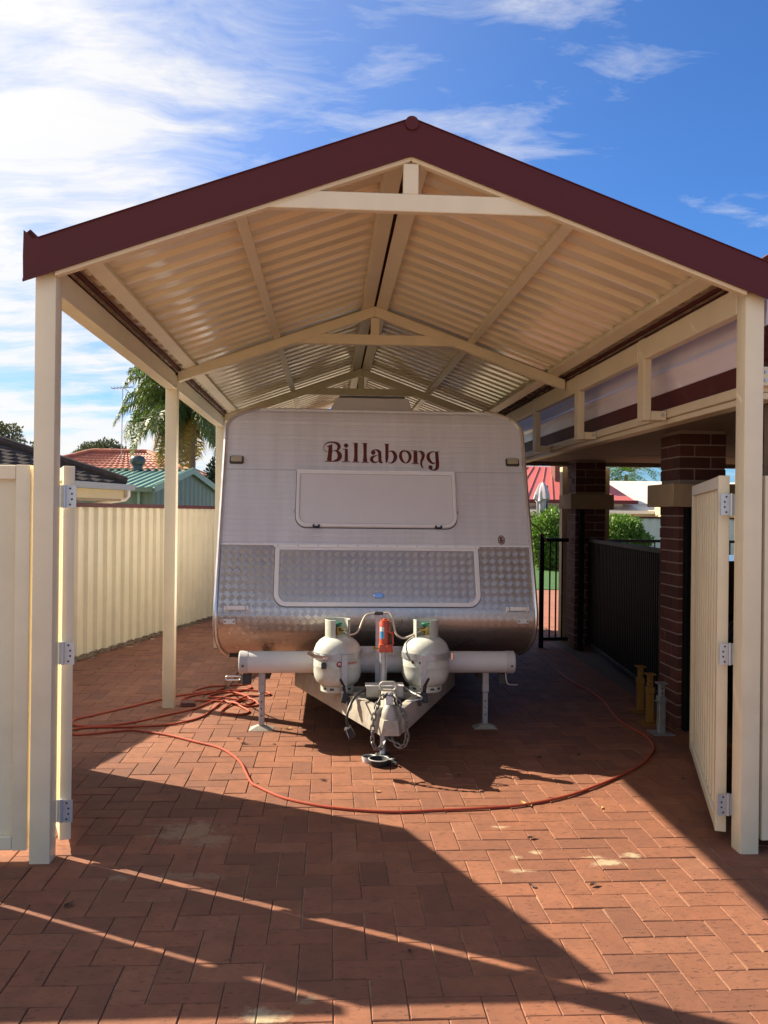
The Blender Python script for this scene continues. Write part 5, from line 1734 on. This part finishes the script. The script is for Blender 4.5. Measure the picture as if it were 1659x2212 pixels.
# ------------------------------------------------------------------ neighbours on the left
def build_neighbour():
    C = Vector((-3.639, 15.5, 1.99))
    e = Vector((-0.253, -0.967, 0))       # along the eave towards the camera
    w = Vector((-0.967, 0.253, 0))        # up the slope
    h = thing('neighbour_house', 'neighbouring house with dark tiled roof and grey gutter beyond the cream fence', 'house', (C.x - 2, C.y - 3, 0))
    S = 0.40
    rh = 4.2
    along, span = 8.2, 8.4
    rise = Vector((0, 0, S))
    crs = 24
    cw = rh / crs
    # eave slope (faces the carport): courses of tiles, each with a rolled front edge
    for r in range(crs):
        a, b = r * cw, (r + 1) * cw + 0.03
        n = 40
        vs, fs = [], []
        for k in range(n + 1):
            f = k / n
            la, lb = a + (along - a) * f, min(b, rh) + (along - min(b, rh)) * f
            wav = 0.018 * math.cos(k * math.pi)
            vs += [C + e * la + w * a + rise * a + Vector((0, 0, 0.05 + wav)), C + e * la + w * a + rise * a + Vector((0, 0, 0.015)), C + e * lb + w * b + rise * b + Vector((0, 0, 0.02 + wav * 0.6))]
        for k in range(n):
            fs += [(3 * k, 3 * k + 3, 3 * k + 5, 3 * k + 2), (3 * k + 1, 3 * k + 4, 3 * k + 3, 3 * k)]
        MB().add(vs, fs).build('tile_course', DTILE, h, fix=False)
    # hip slope at the rear
    ridge = C + e * rh + w * rh + rise * rh
    MB().add([C, C + w * span, ridge], [(0, 1, 2)]).build('roof_hip', DTILE, h, fix=False)
    MB().add([C + w * span, C + w * span + e * along, ridge + e * (along - rh), ridge], [(0, 1, 2, 3)]).build('roof_slope', DTILE, h, fix=False)
    hip = [C + (e + w) * (rh * k / 14.0) + rise * (rh * k / 14.0) + Vector((0, 0, 0.07 + 0.012 * (k % 2))) for k in range(15)]
    MB().tube(hip, 0.085, n=8).build('hip_tiles', DTILE, h, smooth=True)
    # gutter, fascia, soffit
    zc = Vector((0, 0, 1))

    def slab(a0, a1, w0, w1, z0, z1, name, m):
        vs = []
        for z in (z0, z1):
            for (aa, ww) in ((a0, w0), (a1, w0), (a1, w1), (a0, w1)):
                p = C + e * aa + w * ww
                vs.append((p.x, p.y, z))
        MB().add(vs, [(3, 2, 1, 0), (4, 5, 6, 7), (0, 1, 5, 4), (1, 2, 6, 5), (2, 3, 7, 6), (3, 0, 4, 7)]).build(name, m, h)
    slab(-0.12, along, -0.12, -0.005, 1.90, 2.0, 'gutter', GREYG)
    slab(0.0, along, 0.0, 0.03, 1.74, 1.895, 'fascia', FASCIAC)
    slab(0.0, along, 0.032, 0.6, 1.70, 1.735, 'soffit', SOFFIT)
    slab(0.9, along, 0.60, 0.72, 0.0, 1.70, 'wall', BRICKO)
    slab(0.6, 0.72, 0.60, 6.0, 0.0, 1.70, 'wall', BRICKO)
    p = C + w * -0.06 + e * 0.03
    dp = [Vector((p.x, p.y, 1.90)), Vector((p.x, p.y, 1.80)), Vector((p.x, p.y, 1.74)) + w * 0.05, C + w * 0.35 + e * 0.35 + Vector((0, 0, -0.33)), C + w * 0.56 + e * 0.6 + Vector((0, 0, -0.42)), C + w * 0.56 + e * 0.6 + Vector((0, 0, -1.9))]
    MB().tube(dp, 0.04, n=10).build('downpipe', PVC, h, smooth=True)


build_neighbour()
t = thing('patio_cover', 'edge of a small cream patio roof above the left side gate', 'patio roof', (-4.6, 9.5, 0))
m = MB()
for k in range(6):
    m.box(-5.6 + k * 0.16, -5.6 + k * 0.16 + 0.14, 8.6, 10.4, 2.03 - k * 0.02, 2.045 - k * 0.02)
m.build('roof_slats', CREAMSHEET, t)
MB().box(-5.6, -4.74, 8.62, 8.70, 1.84, 1.905).build('roof_beam', CREAM, t)
MB().box(-4.82, -4.74, 8.62, 8.70, 0.0, 1.84).build('roof_post', CREAM, t)
MB().box(-5.6, -5.52, 8.62, 8.70, 0.0, 1.84).build('roof_post', CREAM, t)


def build_shed():
    P1 = Vector((-3.973, 19.5, 0))
    P2 = Vector((-3.09, 24.1, 0))
    ax = (P2 - P1)
    wdt = ax.length
    ax.normalize()
    lx = Vector((-ax.y, ax.x, 0))          # away to the left
    sh = thing('garden_shed', 'green steel garden shed with ribbed gable roof behind the fence', 'shed', ((P1 + P2) / 2))
    ze, za, ln = 2.06, 2.535, 4.2
    Rf = lambda a, l, z: P1 + ax * a + lx * l + Vector((0, 0, z))
    # ribbed gable wall
    vs, fs = [], []
    n = 60
    for k in range(n + 1):
        a = wdt * k / n
        zt = ze + (za - ze) * (1 - abs(a / wdt * 2 - 1)) - 0.03
        o = 0.02 if k % 4 in (1, 2) else 0.0
        vs += [Rf(a, o, 0), Rf(a, o, zt)]
    for k in range(n):
        fs.append((2 * k, 2 * k + 2, 2 * k + 3, 2 * k + 1))
    MB().add(vs, fs).build('gable_wall', SHEDG, sh, fix=False)
    vs, fs = [], []
    for k in range(n + 1):
        l = ln * k / n
        o = 0.02 if k % 4 in (1, 2) else 0.0
        vs += [Rf(o, l, 0), Rf(o, l, ze)]
    for k in range(n):
        fs.append((2 * k, 2 * k + 2, 2 * k + 3, 2 * k + 1))
    MB().add(vs, fs).build('side_wall', SHEDG, sh, fix=False)
    MB().add([Rf(wdt, 0, 0), Rf(wdt, ln, 0), Rf(wdt, ln, ze), Rf(wdt, 0, ze)], [(0, 1, 2, 3)]).build('side_wall', SHEDG, sh, fix=False)
    MB().add([Rf(0, ln, 0), Rf(wdt, ln, 0), Rf(wdt, ln, ze), Rf(wdt / 2, ln, za), Rf(0, ln, ze)], [(0, 1, 2, 3, 4)]).build('end_wall', SHEDG, sh, fix=False)
    for side in (0, 1):
        l = -0.08
        while l < ln:
            l1 = min(l + 0.8, ln + 0.05)
            vs, fs = [], []
            pr = []
            for j in range(4):
                a = l + j * 0.2
                pr += [(a, 0), (a + 0.13, 0), (a + 0.15, 0.035), (a + 0.18, 0.035)]
            pr.append((l + 0.799, 0))
            for (q, o) in pr:
                for (aa, zz) in ((-0.12, ze - 0.02), (wdt / 2, za + 0.02)) if side == 0 else ((wdt + 0.12, ze - 0.02), (wdt / 2, za + 0.02)):
                    vs.append(Rf(aa, q, zz + o))
            for i in range(len(pr) - 1):
                fs.append((2 * i, 2 * i + 1, 2 * i + 3, 2 * i + 2))
            MB().add(vs, fs).build('roof_sheet', SHEDR, sh, fix=False)
            l += 0.8
    # barge and gutter trims
    for (a0, z0, a1, z1) in ((-0.12, ze - 0.03, wdt / 2, za + 0.02), (wdt + 0.12, ze - 0.03, wdt / 2, za + 0.02)):
        MB().bar(Rf(a0, -0.09, z0), Rf(a1, -0.09, z1), 0.02, 0.16).build('barge', SHEDR, sh)
    MB().bar(Rf(-0.16, -0.05, ze - 0.05), Rf(-0.16, ln, ze - 0.05), 0.09, 0.10).build('gutter', SHEDG, sh)
    MB().bar(Rf(wdt / 2, -0.1, za + 0.06), Rf(wdt / 2, ln, za + 0.06), 0.22, 0.02).build('ridge_cap', SHEDR, sh)
    MB().bar(Rf(-0.03, 0.32, 0), Rf(-0.03, 0.32, ze - 0.1), 0.10, 0.06, (1, 0, 0)).build('corner_trim', SHEDR, sh)
    return Rf


RF = build_shed()
t = thing('turbine_vent', 'dark ribbed turbine vent on the ridge of the green shed', 'roof vent', (-4.88, 22.0, 2.58))
MB().lathe([(0.13, 2.50), (0.125, 2.68)], (-4.88, 22.0, 0), n=20).build('throat', VENTM, t, smooth=True)
dm = MB().lathe([(0.13, 2.68), (0.17, 2.70), (0.195, 2.78), (0.185, 2.86), (0.14, 2.915), (0.06, 2.935), (0.0, 2.938)], (-4.88, 22.0, 0), n=24).build('turbine', VENTM, t, smooth=True)
for k in range(18):
    pts = []
    for j in range(7):
        f = j / 6
        a = 2 * math.pi * k / 18 + 0.5 * f
        r = 0.155 + 0.047 * math.sin(math.pi * f) - 0.03 * f
        pts.append((-4.88 + r * math.cos(a), 22.0 + r * math.sin(a), 2.70 + 0.20 * f))
    MB().tube(pts, 0.009, n=4).build('vane', VENTM, dm)


def hip_roof_house(name, label, cat, x0, x1, y0, y1, ze, rise, m, wallm, courses, group=None, ridge_w=None):
    h = thing(name, label, cat, ((x0 + x1) / 2, (y0 + y1) / 2, 0), group)
    half = (y1 - y0) / 2
    ra, rb = x0 + half, x1 - half
    ym = (y0 + y1) / 2
    zr = ze + rise
    MB().box(x0 + 0.5, x1 - 0.5, y0 + 0.5, y1 - 0.5, 0, ze).build('wall', wallm, h)

    def slope(a, b, c, d, nm):
        a, b, c, d = Vector(a), Vector(b), Vector(c), Vector(d)
        nn = 48
        for r in range(courses):
            f0, f1 = r / courses, (r + 1) / courses
            vs, fs = [], []
            for k in range(nn + 1):
                g_ = k / nn
                lo = (a + (d - a) * f0) * (1 - g_) + (b + (c - b) * f0) * g_
                hi = (a + (d - a) * f1) * (1 - g_) + (b + (c - b) * f1) * g_
                wv = 0.025 * math.cos(k * math.pi)
                vs += [lo + Vector((0, 0, 0.055 + wv)), lo + Vector((0, 0, 0.0)), hi + Vector((0, 0, 0.012 + wv * 0.6))]
            for k in range(nn):
                fs += [(3 * k, 3 * k + 3, 3 * k + 5, 3 * k + 2), (3 * k + 1, 3 * k + 4, 3 * k + 3, 3 * k)]
            MB().add(vs, fs).build(nm, m, h, fix=False)
    slope((x0, y0, ze), (x1, y0, ze), (rb, ym, zr), (ra, ym, zr), 'tile_course')
    slope((x1, y0, ze), (x1, y1, ze), (rb, ym, zr), (rb, ym, zr), 'tile_course')
    MB().add([(x0, y0, ze), (x0, y1, ze), (ra, ym, zr)], [(0, 1, 2)]).build('roof_hip', m, h, fix=False)
    MB().add([(x0, y1, ze), (x1, y1, ze), (rb, ym, zr), (ra, ym, zr)], [(0, 1, 2, 3)]).build('roof_slope', m, h, fix=False)
    for pa, pb in (((x0, y0, ze), (ra, ym, zr)), ((x1, y0, ze), (rb, ym, zr)), ((x1, y1, ze), (rb, ym, zr)), ((ra, ym, zr), (rb, ym, zr))):
        pa, pb = Vector(pa) + Vector((0, 0, 0.06)), Vector(pb) + Vector((0, 0, 0.06))
        MB().tube([pa + (pb - pa) * (k / 12) for k in range(13)], [0.12 + 0.015 * (k % 2) for k in range(13)], n=8).build('ridge_tiles', m, h, smooth=True)
    return h


hip_roof_house('tiled_house', 'distant house with orange red tiled hip roof behind the green shed', 'house', -15.9, -4.45, 37.6, 46.4, 2.55, 1.76, RTILE, BRICKO, 14)

t = thing('television_antenna', 'thin television antenna on a tall mast left of the palm', 'antenna', (-9.85, 41, 3.9))
MB().tube([(-9.85, 41, 3.9), (-9.83, 41, 7.40)], 0.022, n=6).build('mast', GALV, t)
MB().tube([(-10.35, 41, 7.28), (-9.35, 41, 7.36)], 0.016, n=6).build('boom', DARKMET, t)
for k in range(7):
    x = -10.3 + k * 0.15
    MB().tube([(x, 40.55 + 0.03 * k, 7.29 + 0.012 * k), (x, 41.45 - 0.03 * k, 7.29 + 0.012 * k)], 0.012, n=4).build('element', DARKMET, t)
for s in (-1, 1):
    MB().tube([(-9.83, 41, 7.32), (-9.55, 41, 7.32 + s * 0.17)], 0.012, n=4).build('reflector_arm', DARKMET, t)


# ------------------------------------------------------------------ trees and shrubs
def build_palm():
    bx, by = -4.75, 30.0
    t = thing('palm_tree', 'tall palm with drooping green and yellowing fronds behind the shed', 'palm tree', (bx, by, 0))
    path, rad = [], []
    for k in range(26):
        f = k / 25
        path.append((bx - 0.05 * f, by, 4.25 * f))
        rad.append(0.125 - 0.015 * f + 0.006 * (k % 2))
    MB().tube(path, rad, n=12).build('trunk', WOOD, t, smooth=True)
    hx, hz0 = bx - 0.12, 4.55
    MB().tube([(bx - 0.05, by, 4.2), (hx + 0.02, by, 4.6), (hx, by, 5.1)], [0.12, 0.22, 0.10], n=10).build('crown_shaft', mat('palm_shaft', (0.13, 0.09, 0.05), 0.8, var=0.3, scale=12), t, smooth=True)
    rr = random.Random(21)
    lg, ly = MB(), MB()
    stems = MB()
    NF = 54
    for i in range(NF):
        lvl = i / NF
        az = rr.uniform(0, 2 * math.pi)
        if rr.random() < 0.28:
            az = math.pi + rr.gauss(0, 0.8)
        el = math.radians(84 - 105 * lvl + rr.uniform(-10, 10))
        length = rr.uniform(2.3, 3.1) * (0.62 if lvl > 0.85 else 1.0)
        old = lvl > 0.7
        droop = rr.uniform(1.25, 1.95)
        P = []
        pos = Vector((hx, by, 4.55 + 0.5 * (1 - lvl)))
        ang = el
        n = 28
        for k in range(n + 1):
            P.append(pos.copy())
            d = Vector((math.cos(az) * math.cos(ang), math.sin(az) * math.cos(ang), math.sin(ang)))
            pos = pos + d * (length / n)
            ang -= droop * (0.3 + 1.4 * k / n) / n * 1.3
            ang = max(ang, math.radians(-72))
        stems.tube(P[::3], [0.028 * (1 - k / (len(P[::3]) + 1)) + 0.005 for k in range(len(P[::3]))], n=4)
        tgt = ly if old and rr.random() < 0.7 else lg
        for k in range(3, n + 1):
            tng = (P[min(k + 1, n)] - P[k - 1]).normalized()
            side = tng.cross(Vector((0, 0, 1)))
            if side.length < 0.05:
                side = Vector((math.sin(az), -math.cos(az), 0))
            side.normalize()
            f = k / n
            ll = 0.66 * (math.sin(math.pi * min(1, 0.2 + 0.8 * f)) ** 0.6) + 0.12
            for s in (-1, 1):
                for rep in range(3):
                    base = P[k] + tng * rr.uniform(-0.07, 0.07)
                    dirv = (side * s * rr.uniform(0.4, 1.0) + tng * rr.uniform(0.2, 0.8) + Vector((0, 0, rr.uniform(-0.3, 0.6)))).normalized()
                    L1 = ll * rr.uniform(0.7, 1.15)
                    mid = base + dirv * L1 * 0.42
                    tip = mid + (dirv * 0.6 + Vector((0, 0, -rr.uniform(0.6, 1.6)))).normalized() * L1 * 0.62
                    wv = tng * 0.020
                    tgt.add([base - wv, base + wv, mid + wv * 1.1, mid - wv * 1.1, tip], [(0, 1, 2, 3), (3, 2, 4)])
    cr = lg.build('crown', PALML, t, fix=False)
    ly.build('old_fronds', PALMY, t, fix=False)
    stems.build('frond_stems', mat('frond_stem', (0.16, 0.13, 0.05), 0.7, var=0.2), t, fix=False)


build_palm()


def leaf_cloud(blobs, n, size, seed, flat=0.0):
    """leaf-sized faces spread through several ellipsoids, denser towards the skin"""
    rr = random.Random(seed)
    m = MB()
    wsum = sum(b[3] * b[4] * b[5] for b in blobs)
    for (cx, cy, cz, rx, ry, rz) in blobs:
        cnt = int(n * rx * ry * rz / wsum)
        for _ in range(cnt):
            d = Vector((rr.gauss(0, 1), rr.gauss(0, 1), rr.gauss(0, 1))).normalized()
            q = rr.random() ** 0.33
            nz = noise.noise(Vector((cx, cy, cz)) * 1.7 + d * 2.2)
            q *= 1.0 + 0.28 * nz
            p = Vector((cx + d.x * rx * q, cy + d.y * ry * q, cz + d.z * rz * q))
            a = Vector((rr.gauss(0, 1), rr.gauss(0, 1), rr.gauss(0, 1))).normalized()
            o = (d * 1.0 + a * 0.9 + Vector((0, 0, 0.4))).normalized()
            s = size * rr.uniform(0.6, 1.3)
            t1 = o.cross(a).normalized()
            tip = p + o * s
            m.add([p - t1 * s * 0.18, p + o * s * 0.5 - t1 * s * 0.24, tip, p + o * s * 0.5 + t1 * s * 0.24], [(0, 1, 2, 3)])
    return m


def shrub(label, x, y, rx, ry, ztop, seed, n=9000):
    t = thing('round_shrub', label, 'shrub', (x, y, 0), 'clipped round shrubs on the lawn')
    z = ztop / 2
    leaf_cloud([(x, y, z * 0.95, rx, ry, z * 1.0), (x, y, 0.4, rx * 0.9, ry * 0.9, 0.45), (x - rx * 0.3, y - 0.2, z + 0.15, rx * 0.7, ry * 0.7, z * 0.75), (x + rx * 0.3, y, z, rx * 0.7, ry * 0.7, z * 0.8)], n, 0.10, seed).build('foliage', BUSHL, t, fix=False)
    MB().tube([(x, y, 0), (x + 0.03, y, z)], [0.05, 0.03], n=6).build('stem', WOOD, t)


shrub('lime green clipped shrub between the caravan and the far brick pier', 6.30, 23.6, 0.80, 0.7, 1.72, 3, 15000)
shrub('lime green clipped shrub seen between the two brick piers', 8.18, 23.6, 0.84, 0.7, 1.60, 4, 15000)


def gum(label, x, y, blobs, zt, seed, n=5000, size=0.30, name='gum_tree', m=GUML):
    t = thing(name, label, 'tree', (x, y, 0), 'trees on the skyline')
    leaf_cloud(blobs, n, size, seed).build('crown', m, t, fix=False)
    tr = MB()
    tr.tube([(x, y, 0), (x + 0.1, y, zt * 0.5), (x, y, zt)], [0.28, 0.2, 0.12], n=8)
    for b in blobs:
        tr.tube([(x, y, zt * 0.7), ((x + b[0]) / 2, b[1], (zt * 0.8 + b[2]) / 2), (b[0], b[1], b[2])], [0.10, 0.07, 0.03], n=5)
    tr.build('trunk', WOOD, t, fix=False)


gum('sparse gum tree at the far left edge above the dark roof', -22.6, 60, [(-23.0, 60, 7.0, 0.9, 0.9, 0.5), (-22.0, 60, 6.9, 0.8, 0.8, 0.4), (-21.6, 60, 6.2, 0.7, 0.7, 0.35), (-22.6, 60, 6.1, 0.9, 0.8, 0.4), (-20.7, 60, 5.9, 0.4, 0.4, 0.2)], 5.6, 31, 1500, 0.24)
gum('low rounded tree behind the orange tiled roof, left of the antenna', -15.9, 60, [(-16.3, 60, 5.55, 1.0, 1.0, 0.6), (-15.4, 60, 5.6, 1.1, 1.0, 0.75), (-14.6, 60, 5.3, 0.9, 0.9, 0.6), (-17.2, 60, 5.2, 0.6, 0.6, 0.4)], 4.8, 32, 3000, 0.24)
t = thing('conifer', 'dark green conifer right of the palm trunk beside the caravan', 'tree', (-3.70, 28, 0))
leaf_cloud([(-3.75, 28, 1.3, 0.55, 0.55, 1.3), (-3.72, 28, 2.3, 0.36, 0.36, 0.8), (-3.68, 28, 2.95, 0.2, 0.2, 0.45), (-3.35, 28, 1.9, 0.42, 0.42, 1.2), (-3.25, 28, 2.7, 0.22, 0.22, 0.7)], 9000, 0.13, 41).build('crown', CYPL, t, fix=False)
MB().tube([(-3.70, 28, 0), (-3.70, 28, 2.6)], [0.08, 0.02], n=6).build('trunk', WOOD, t)


# ------------------------------------------------------------------ back yard on the right
t = thing('rear_fence', 'pale corrugated fence with dark red capping behind the shrubs', 'fence', (10, 27.2, 0))
n = 90
vs, fs = [], []
for k in range(n + 1):
    x = 3.0 + k * 0.14
    o = 0.03 if k % 2 else -0.03
    vs += [(x, 27.2 + o, 0), (x, 27.2 + o, 1.46)]
for k in range(n):
    fs.append((2 * k, 2 * k + 2, 2 * k + 3, 2 * k + 1))
MB().add(vs, fs).build('corrugated_sheet', mat('pale_fence', (0.55, 0.53, 0.49), 0.5, var=0.05), t, fix=False)
MB().box(3.0, 15.6, 27.15, 27.25, 1.46, 1.52).build('cap_rail', MAROON, t)

rh = thing('red_roof_house', 'house with pinkish red metal roof seen just right of the caravan', 'house', (9.6, 42, 0))
MB().box(5.5, 13.5, 38.6, 46, 0, 2.2).build('wall', mat('far_wall', (0.5, 0.47, 0.42), 0.8), rh)
A, B_, C_, D_ = (5.0, 38, 2.15), (14.0, 38, 2.15), (12.6, 42, 3.95), (9.6, 42, 3.95)
MB().add([A, B_, C_, D_], [(0, 1, 2, 3)]).build('roof_slope', PINKROOF, rh, fix=False)
MB().add([A, D_, (9.6, 46, 2.15), (5.0, 46, 2.15)], [(0, 1, 2, 3)]).build('roof_hip', PINKROOF, rh, fix=False)
MB().add([B_, (14.0, 46, 2.15), C_], [(0, 1, 2)]).build('roof_hip', PINKROOF, rh, fix=False)
MB().bar(A, B_, 0.14, 0.16).build('gutter', MAROON, rh)
MB().tube([A, D_], 0.07, n=6).build('hip_cap', PINKROOF, rh)
for k in range(9):
    x0 = 7.6 + k * 0.62
    f = 0.96
    MB().bar((x0, 38.02, 2.19), (9.8 + k * 0.3, 41.9, 3.93), 0.04, 0.03).build('roof_rib', PINKROOF, rh)
ch = MB().box(10.75, 11.75, 40.2, 41.0, 2.9, 4.5).build('chimney', PBRICK, rh)
MB().box(10.68, 11.82, 40.12, 41.08, 4.501, 4.62).build('chimney_cap', MORTAR, ch)

t = thing('folded_umbrella', 'folded pale grey garden umbrella in front of the red roof', 'umbrella', (6.22, 24.6, 0))
MB().tube([(6.20, 24.6, 0), (6.20, 24.6, 2.50)], 0.024, n=8).build('pole', GALV, t)
MB().tube([(6.35, 24.62, 0), (6.35, 24.62, 2.40)], 0.030, n=8).build('support_post', DARKMET, t)
m = MB()
vs, fs = [], []
rows = [(0.02, 2.50), (0.07, 2.46), (0.12, 2.36), (0.17, 2.22), (0.20, 2.08), (0.215, 1.98), (0.13, 1.97), (0.12, 1.80), (0.115, 1.55), (0.10, 1.30), (0.09, 1.12)]
nn = 28
for i, (r, z) in enumerate(rows):
    for k in range(nn):
        a = 2 * math.pi * k / nn
        f = noise.noise((1.4 * math.cos(a), 1.4 * math.sin(a), z * 0.6))
        q = r * (1 + 0.45 * f + 0.16 * math.cos(7 * a + 1.3 * z))
        vs.append((6.20 + q * math.cos(a) - 0.02 * (2.5 - z), 24.6 + q * math.sin(a), z + (0.14 * f if 1.9 < z < 2.1 else 0.03 * f)))
for i in range(len(rows) - 1):
    for k in range(nn):
        fs.append((i * nn + k, i * nn + (k + 1) % nn, (i + 1) * nn + (k + 1) % nn, (i + 1) * nn + k))
m.add(vs, fs).build('canopy', CANVAS, t, fix=False, smooth=True)

ch = thing('cream_roof_house', 'house with bright cream metal roof and grey pergola slat shadow stripes between the piers', 'house', (15, 40, 0))
MB().box(9.5, 21, 38.5, 46, 0, 1.75).build('wall', FASCIAC, ch)
MB().add([(9.0, 38, 1.72), (22, 38, 1.72), (22, 42.5, 3.30), (9.0, 42.5, 3.30)], [(0, 1, 2, 3)]).build('roof_slope', OFFROOF, ch, fix=False)
MB().add([(9.0, 47, 1.72), (22, 47, 1.72), (22, 42.5, 3.30), (9.0, 42.5, 3.30)], [(0, 1, 2, 3)]).build('roof_slope', OFFROOF, ch, fix=False)
MB().bar((9.0, 37.95, 1.70), (22, 37.95, 1.70), 0.12, 0.14).build('gutter', OFFROOF, ch)
for k in range(7):
    z = 2.05 + k * 0.135
    y = 38.0 + (z - 1.72) / 1.58 * 4.5 - 0.12
    MB().box(10.9, 14.9 - k * 0.42, y - 0.05, y + 0.02, z, z + 0.055).build('slat_shadow_stripe', GREYG, ch)  # grey bars laid on the roof as the shadow stripes of pergola slats
MB().box(14.75, 15.35, 37.2, 37.9, 1.3, 2.25).build('flue_box', FASCIAC, ch)
MB().box(14.65, 15.45, 37.1, 38.0, 2.252, 2.30).build('flue_cap', OFFROOF, ch)

rr = random.Random(77)
for i, (x, y, h_, lab) in enumerate(((15.6, 50, 5.0, 'leafy palm above the cream roof, left one between the piers'), (17.6, 50, 5.3, 'leafy palm above the cream roof, right one between the piers'), (11.3, 52, 5.2, 'feathery palm above the pinkish red roof'))):
    t = thing('feather_palm', lab, 'palm tree', (x, y, 0), 'palms behind the rear houses')
    MB().tube([(x, y, 0), (x + 0.1, y, h_ - 1.3)], [0.15, 0.10], n=8).build('trunk', WOOD, t)
    m = MB()
    for f_ in range(60):
        az, el = rr.uniform(0, 6.28), math.radians(rr.uniform(-25, 80))
        pos = Vector((x + 0.1, y, h_ - 1.3))
        ang = el
        P = []
        for k in range(15):
            P.append(pos.copy())
            pos = pos + Vector((math.cos(az) * math.cos(ang), math.sin(az) * math.cos(ang), math.sin(ang))) * 0.17
            ang -= 0.11
        for k in range(2, 15):
            tng = (P[k] - P[k - 1]).normalized()
            sd = tng.cross(Vector((0, 0, 1)))
            sd = sd.normalized() if sd.length > 0.05 else Vector((1, 0, 0))
            for s in (-1, 1):
                for rep in range(2):
                    dv = (sd * s + tng * 0.5 + Vector((0, 0, rr.uniform(-0.7, 0.1)))).normalized() * rr.uniform(0.3, 0.5)
                    b0 = P[k] + tng * rr.uniform(-0.07, 0.07)
                    m.add([b0 - tng * 0.022, b0 + tng * 0.022, b0 + dv], [(0, 1, 2)])
    m.build('crown', BUSHL if i < 2 else PALML, t, fix=False)

t = thing('stay_wire', 'dark stay wire running down from the caravan side to the black gate', 'wire', (2.0, 9.0, 1.4))
MB().tube([(1.49, 7.2, 1.62), (2.1, 8.5, 1.42), (2.52, 9.76, 1.24)], 0.006, n=6).build('wire_strand', BLACKP, t)
